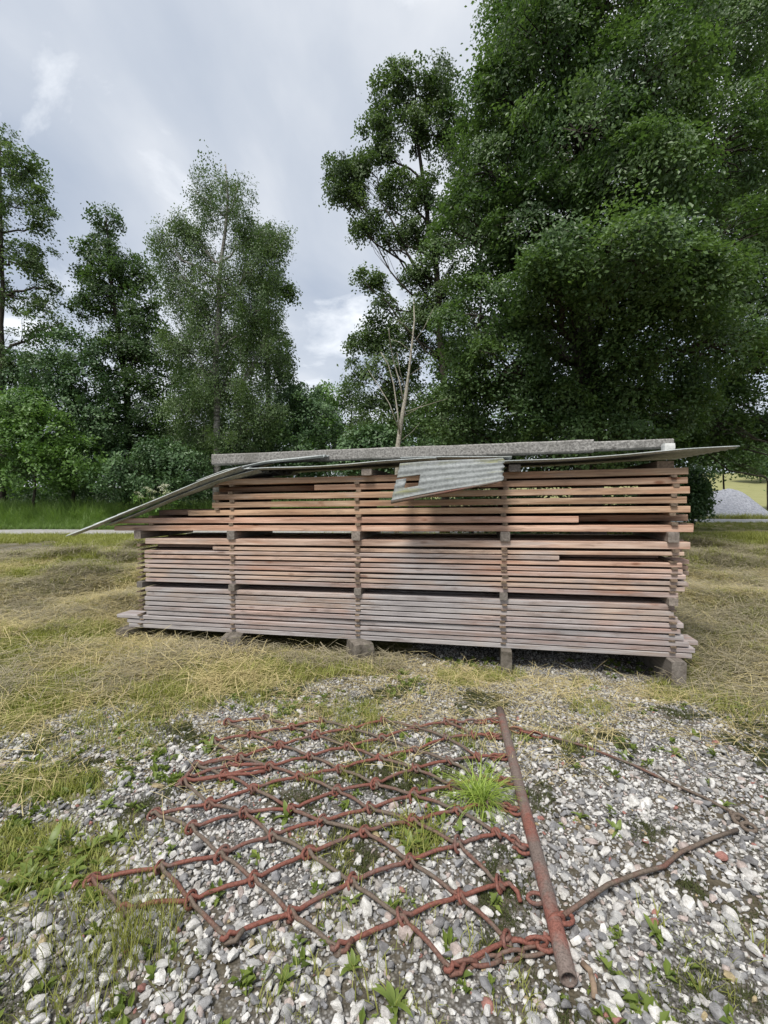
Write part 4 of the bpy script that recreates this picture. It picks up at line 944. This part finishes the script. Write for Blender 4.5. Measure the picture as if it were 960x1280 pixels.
tree('alder_tree', 'tall conical dark alder between the left edge tree and the birch', 'tree', 26.0, [(160, 640), (158, 480), (140, 360), (132, 270)], .25,
     [(132, 278, 18, 22, 0, 18), (128, 315, 34, 24, 0, 34), (150, 335, 30, 24, 0, 28), (110, 340, 20, 14, 0, 14), (135, 370, 44, 30, 0, 52), (185, 350, 20, 24, 0, 18), (105, 385, 22, 16, 0, 16), (150, 415, 52, 32, 0, 66), (180, 400, 26, 34, 0, 28), (200, 440, 28, 30, 0, 26), (165, 460, 56, 40, 0, 74), (190, 510, 56, 44, 0, 80), (150, 540, 50, 40, 0, 56), (215, 560, 46, 34, 0, 44), (235, 470, 16, 26, 0, 12)],
     .16, 120, M_oak, group=TG, seed=27, clump=.75, shell=.3, flat=.38, dens=.68)
tree('alder_tree', 'airy tall tree with a bare dark trunk at the left picture edge', 'tree', 25.0, [(4, 640), (3, 480), (2, 330), (0, 180)], .22,
     [(0, 190, 40, 30, 0, 30), (35, 215, 26, 26, 0, 20), (-40, 220, 40, 50, 0, 26), (25, 260, 40, 30, 0, 34), (55, 275, 18, 16, 0, 12), (0, 310, 40, 34, 0, 30), (45, 325, 30, 24, 0, 24), (-50, 340, 50, 60, 0, 34), (20, 370, 44, 26, 0, 28), (62, 355, 14, 14, 0, 9), (50, 410, 34, 22, 0, 22), (-10, 430, 36, 30, 0, 24), (-70, 480, 50, 60, 0, 34), (25, 455, 36, 22, 0, 20)],
     .15, 110, M_alder, group=TG, seed=28, clump=.66, shell=.2, flat=.42, dens=.75)
SG = 'shrubs along the wood edge'
tree('hazel_shrub', 'light green hazel shrub at the left picture edge above the tall grass', 'shrub', 22.5, [(40, 640), (45, 560), (40, 520)], .08,
     [(30, 515, 44, 28, 0, 60), (0, 560, 50, 44, 0, 60), (60, 550, 46, 34, 0, 60), (100, 575, 34, 28, 0, 36), (-50, 560, 50, 50, 0, 40), (40, 590, 60, 26, 0, 50)], .17, 60, M_bush, group=SG, seed=31, clump=.6, limb_r=.04)
tree('willow_shrub', 'grey green rounded willow behind the light hazel on the left', 'shrub', 24.0, [(90, 640), (90, 540), (88, 470)], .12,
     [(90, 440, 36, 26, 0, 44), (60, 465, 36, 26, 0, 40), (110, 480, 36, 30, 0, 48), (75, 510, 56, 34, 0, 70), (130, 530, 26, 34, 0, 34), (100, 560, 56, 34, 0, 60), (25, 470, 30, 30, 1, 30)], .17, 64, M_darkbush, group=SG, seed=32, clump=.6, limb_r=.05)
tree('elder_shrub', 'dark glossy shrub left of the birch foot', 'shrub', 22.0, [(205, 640), (205, 600), (200, 575)], .07,
     [(200, 568, 34, 20, 0, 40), (170, 590, 36, 24, 0, 40), (235, 585, 34, 26, 0, 40), (200, 605, 54, 20, 0, 40), (140, 600, 30, 24, 0, 26)], .15, 70, M_darkbush, group=SG, seed=33, clump=.5, limb_r=.04)
tree('alder_shrub', 'mid green bushy alder right of the birch foot', 'shrub', 24.5, [(375, 640), (372, 560), (372, 520)], .09,
     [(375, 500, 32, 22, 0, 40), (350, 530, 36, 28, 0, 44), (400, 525, 32, 26, 0, 40), (375, 560, 60, 30, 0, 66), (310, 560, 36, 26, 0, 36), (430, 560, 34, 24, 0, 34)], .17, 64, M_darkbush, group=SG, seed=34, clump=.6, limb_r=.05)
for i, (px, top, rx, lab) in enumerate([(405, 478, 34, 'distant pale green tree left of the far gap under the sky'), (440, 470, 30, 'distant tree closing the far gap beside the low alder'), (372, 480, 26, 'distant tree crown just right of the ragged alder')]):
    tree('distant_tree', lab, 'tree', 42 + i * 2, [(px, 640), (px, 560), (px, top + 20)], .2, [(px, top + 20, rx * .6, 18, 0, 26), (px - 8, top + 50, rx, 28, 0, 46), (px + 8, top + 85, rx, 30, 0, 46)], .26, 60, M_bush if i != 1 else M_alder, group='distant trees in the gap', seed=40 + i, clump=.9, twig=False)
for i, (px, py, rx, ry, Y, m, lab) in enumerate([(470, 560, 50, 28, 17, M_darkbush, 'leafy undergrowth behind the pale bare sapling'), (590, 555, 60, 34, 16.5, M_darkbush, 'dark undergrowth below the left side of the maple'), (700, 560, 70, 40, 19, M_oak, 'dark undergrowth behind the maple trunk'), (800, 555, 60, 40, 18, M_oak, 'dark undergrowth right of the maple trunk'),
                                                     (866, 612, 15, 27, 20, M_darkbush, 'low dark shrub beside the stack end, left of the stone heap'), (905, 556, 44, 26, 33, M_oak, 'dark hedge tree directly behind the stone heap'), (960, 566, 30, 18, 38, M_darkbush, 'green hedge tree right of the stone heap top'), (950, 572, 26, 14, 60, M_oak, 'distant hedge tree at the right picture edge'), (1000, 565, 46, 26, 62, M_oak, 'distant hedge tree beyond the right picture edge'),
                                                     (250, 545, 90, 60, 32, M_oak, 'dark wood edge tree behind the birch'), (60, 545, 100, 60, 34, M_oak, 'dark wood edge tree behind the willow at the left')]):
    tree('shrub', lab, 'shrub', Y, [(px, 640), (px, py + 20), (px, py)], .08, [(px, py - ry * .3, rx * .7, ry * .7, 0, 50), (px - rx * .5, py + ry * .3, rx * .6, ry * .7, 0, 40), (px + rx * .5, py + ry * .3, rx * .6, ry * .7, 0, 40), (px, py + ry * .8, rx, ry * .5, 0, 36)],
         .14 if Y < 25 else .24, 62, m, group=SG, seed=50 + i, clump=.55 if Y < 25 else 1.0, twig=Y < 25, limb_r=.04)
def mass(name, label, pts, hmax, leaf, per, m, seed, clump):
    rng = np.random.RandomState(seed); P = np.array(pts); P[:, 2] = [tz(a, b) + rng.rand() ** .8 * h for (a, b, _), h in zip(P, hmax)]
    tag(link(name, leaves_mesh(name, P, np.full(len(P), clump) * rng.uniform(.7, 1.3, len(P)), per, leaf, m, rng, .6)), label, kind='stuff')
rng = np.random.RandomState(77)
xs = rng.uniform(-36, 9, 1000); ys = road_y(xs) + rng.uniform(6.0, 10, 1000)
mass('undergrowth', 'dense low undergrowth along the foot of the wood', np.c_[xs, ys, 0 * xs], 3.4 + 1.4 * vnoise(xs, ys, .3), .2, 50, M_darkbush, 78, .65)
xs = rng.uniform(3, 19, 420); ys = rng.uniform(14.5, 19, 420); k = xs < ys * .655 - .3
mass('nettle_bed', 'low dark growth under the maple', np.c_[xs, ys, 0 * xs][k], np.full(k.sum(), 1.7), .15, 50, M_darkbush, 79, .45)
xs = rng.uniform(-70, 14, 700); ys = rng.uniform(46, 62, 700)
mass('far_wood', 'far off wood closing the gaps between the trees', np.c_[xs, ys, 0 * xs], 8 + 4 * vnoise(xs, ys, .15), .45, 50, M_oak, 80, 1.5)
# bare pale sapling
def sapling():
    Y = 11.0; b = at(495, 600, Y); z = tz(b[0], Y); e = empty('bare_sapling', (b[0], Y, z)); E0 = np.array([b[0], Y, z])
    tag(e, 'pale bare-branched sapling rising behind the middle of the stack', 'tree', TG); rng = np.random.RandomState(2)
    T = [np.array([b[0], Y, z - .05]), at(497, 560, Y), at(501, 530, Y), at(507, 495, Y), at(511, 465, Y), at(515, 430, Y), at(518, 400, Y), at(517, 372, Y + .2)]
    mb = MB(); mb.tube(np.array(T) - E0, [.062, .058, .052, .045, .028, .024, .018, .008], 8); link('trunk', mb.mesh('trunk', M_pale, True), e)
    for pts, r in [([(500, 548), (497, 515), (492, 480), (485, 455), (476, 440)], .024), ([(505, 505), (499, 475), (492, 452), (487, 425), (486, 410)], .02), ([(508, 490), (500, 465), (496, 440)], .014), ([(500, 540), (487, 505), (472, 480), (460, 462)], .013), ([(510, 470), (522, 462), (540, 450)], .010),
                   ([(506, 515), (528, 508), (560, 498)], .010), ([(515, 440), (500, 428), (488, 424)], .010), ([(517, 420), (505, 405), (495, 400)], .009), ([(505, 520), (520, 512), (535, 500)], .008), ([(516, 430), (530, 410), (542, 385)], .009), ([(502, 550), (515, 540), (525, 528)], .008)]:
        P = np.array([at(px, py, Y + rng.uniform(-.25, .25) * i) for i, (px, py) in enumerate(pts)]) - E0
        mb = MB(); mb.tube(P, list(np.linspace(r, r * .4, len(P))), 5); link('branch', mb.mesh('branch', M_pale, True), e)
    C = np.array([at(px, py, Y + rng.uniform(-.4, .4)) for px, py in [(486, 412), (478, 442), (462, 462), (540, 450), (558, 498), (517, 375), (542, 388), (495, 402)] for _ in range(2)])
    tag(link('crown', leaves_mesh('crown', C - E0, np.full(len(C), .28), 40, .05, M_birchleaf, rng), e), kind='stuff')
sapling()
# white umbels by the road, left of the roof
for i, (px, py) in enumerate([(183, 612), (207, 606)]):
    Y = 20.3; b = at(px, 660, Y); z = tz(b[0], Y); e = empty('white_umbel_plant', (b[0], Y, z)); E0 = np.array([b[0], Y, z]); rng = np.random.RandomState(70 + i)
    tag(e, ['white flowering plant nearest the tall grass, left of the drooping sheet', 'taller white flowering plant just above the drooping sheet'][i], 'plant', 'white flowering plants')
    mb = MB(); heads = []
    for k in range(7):
        h = at(px + rng.uniform(-11, 11), py + rng.uniform(-3, 12), Y + rng.uniform(-.3, .3)); heads.append(h); mb.tube(curve_pts((b[0], Y, z), h, 4, rng, .04) - E0, .012, 4)
    link('stem', mb.mesh('stem', M_weed, True), e)
    for h in heads: link('flower_head', leaves_mesh('flower_head', np.array([h]) - E0, np.full(1, .16), 60, .05, M_flower, rng, .35, 1.2), e)
    lf = np.array([at(px + rng.uniform(-14, 14), py + rng.uniform(8, 40), Y + rng.uniform(-.3, .3)) for _ in range(14)])
    tag(link('foliage', leaves_mesh('foliage', lf - E0, np.full(14, .2), 20, .12, M_bush, rng), e), kind='stuff')
open('/tmp/w/n.txt','w').write(str(LEAF_TOTAL)) if False else None
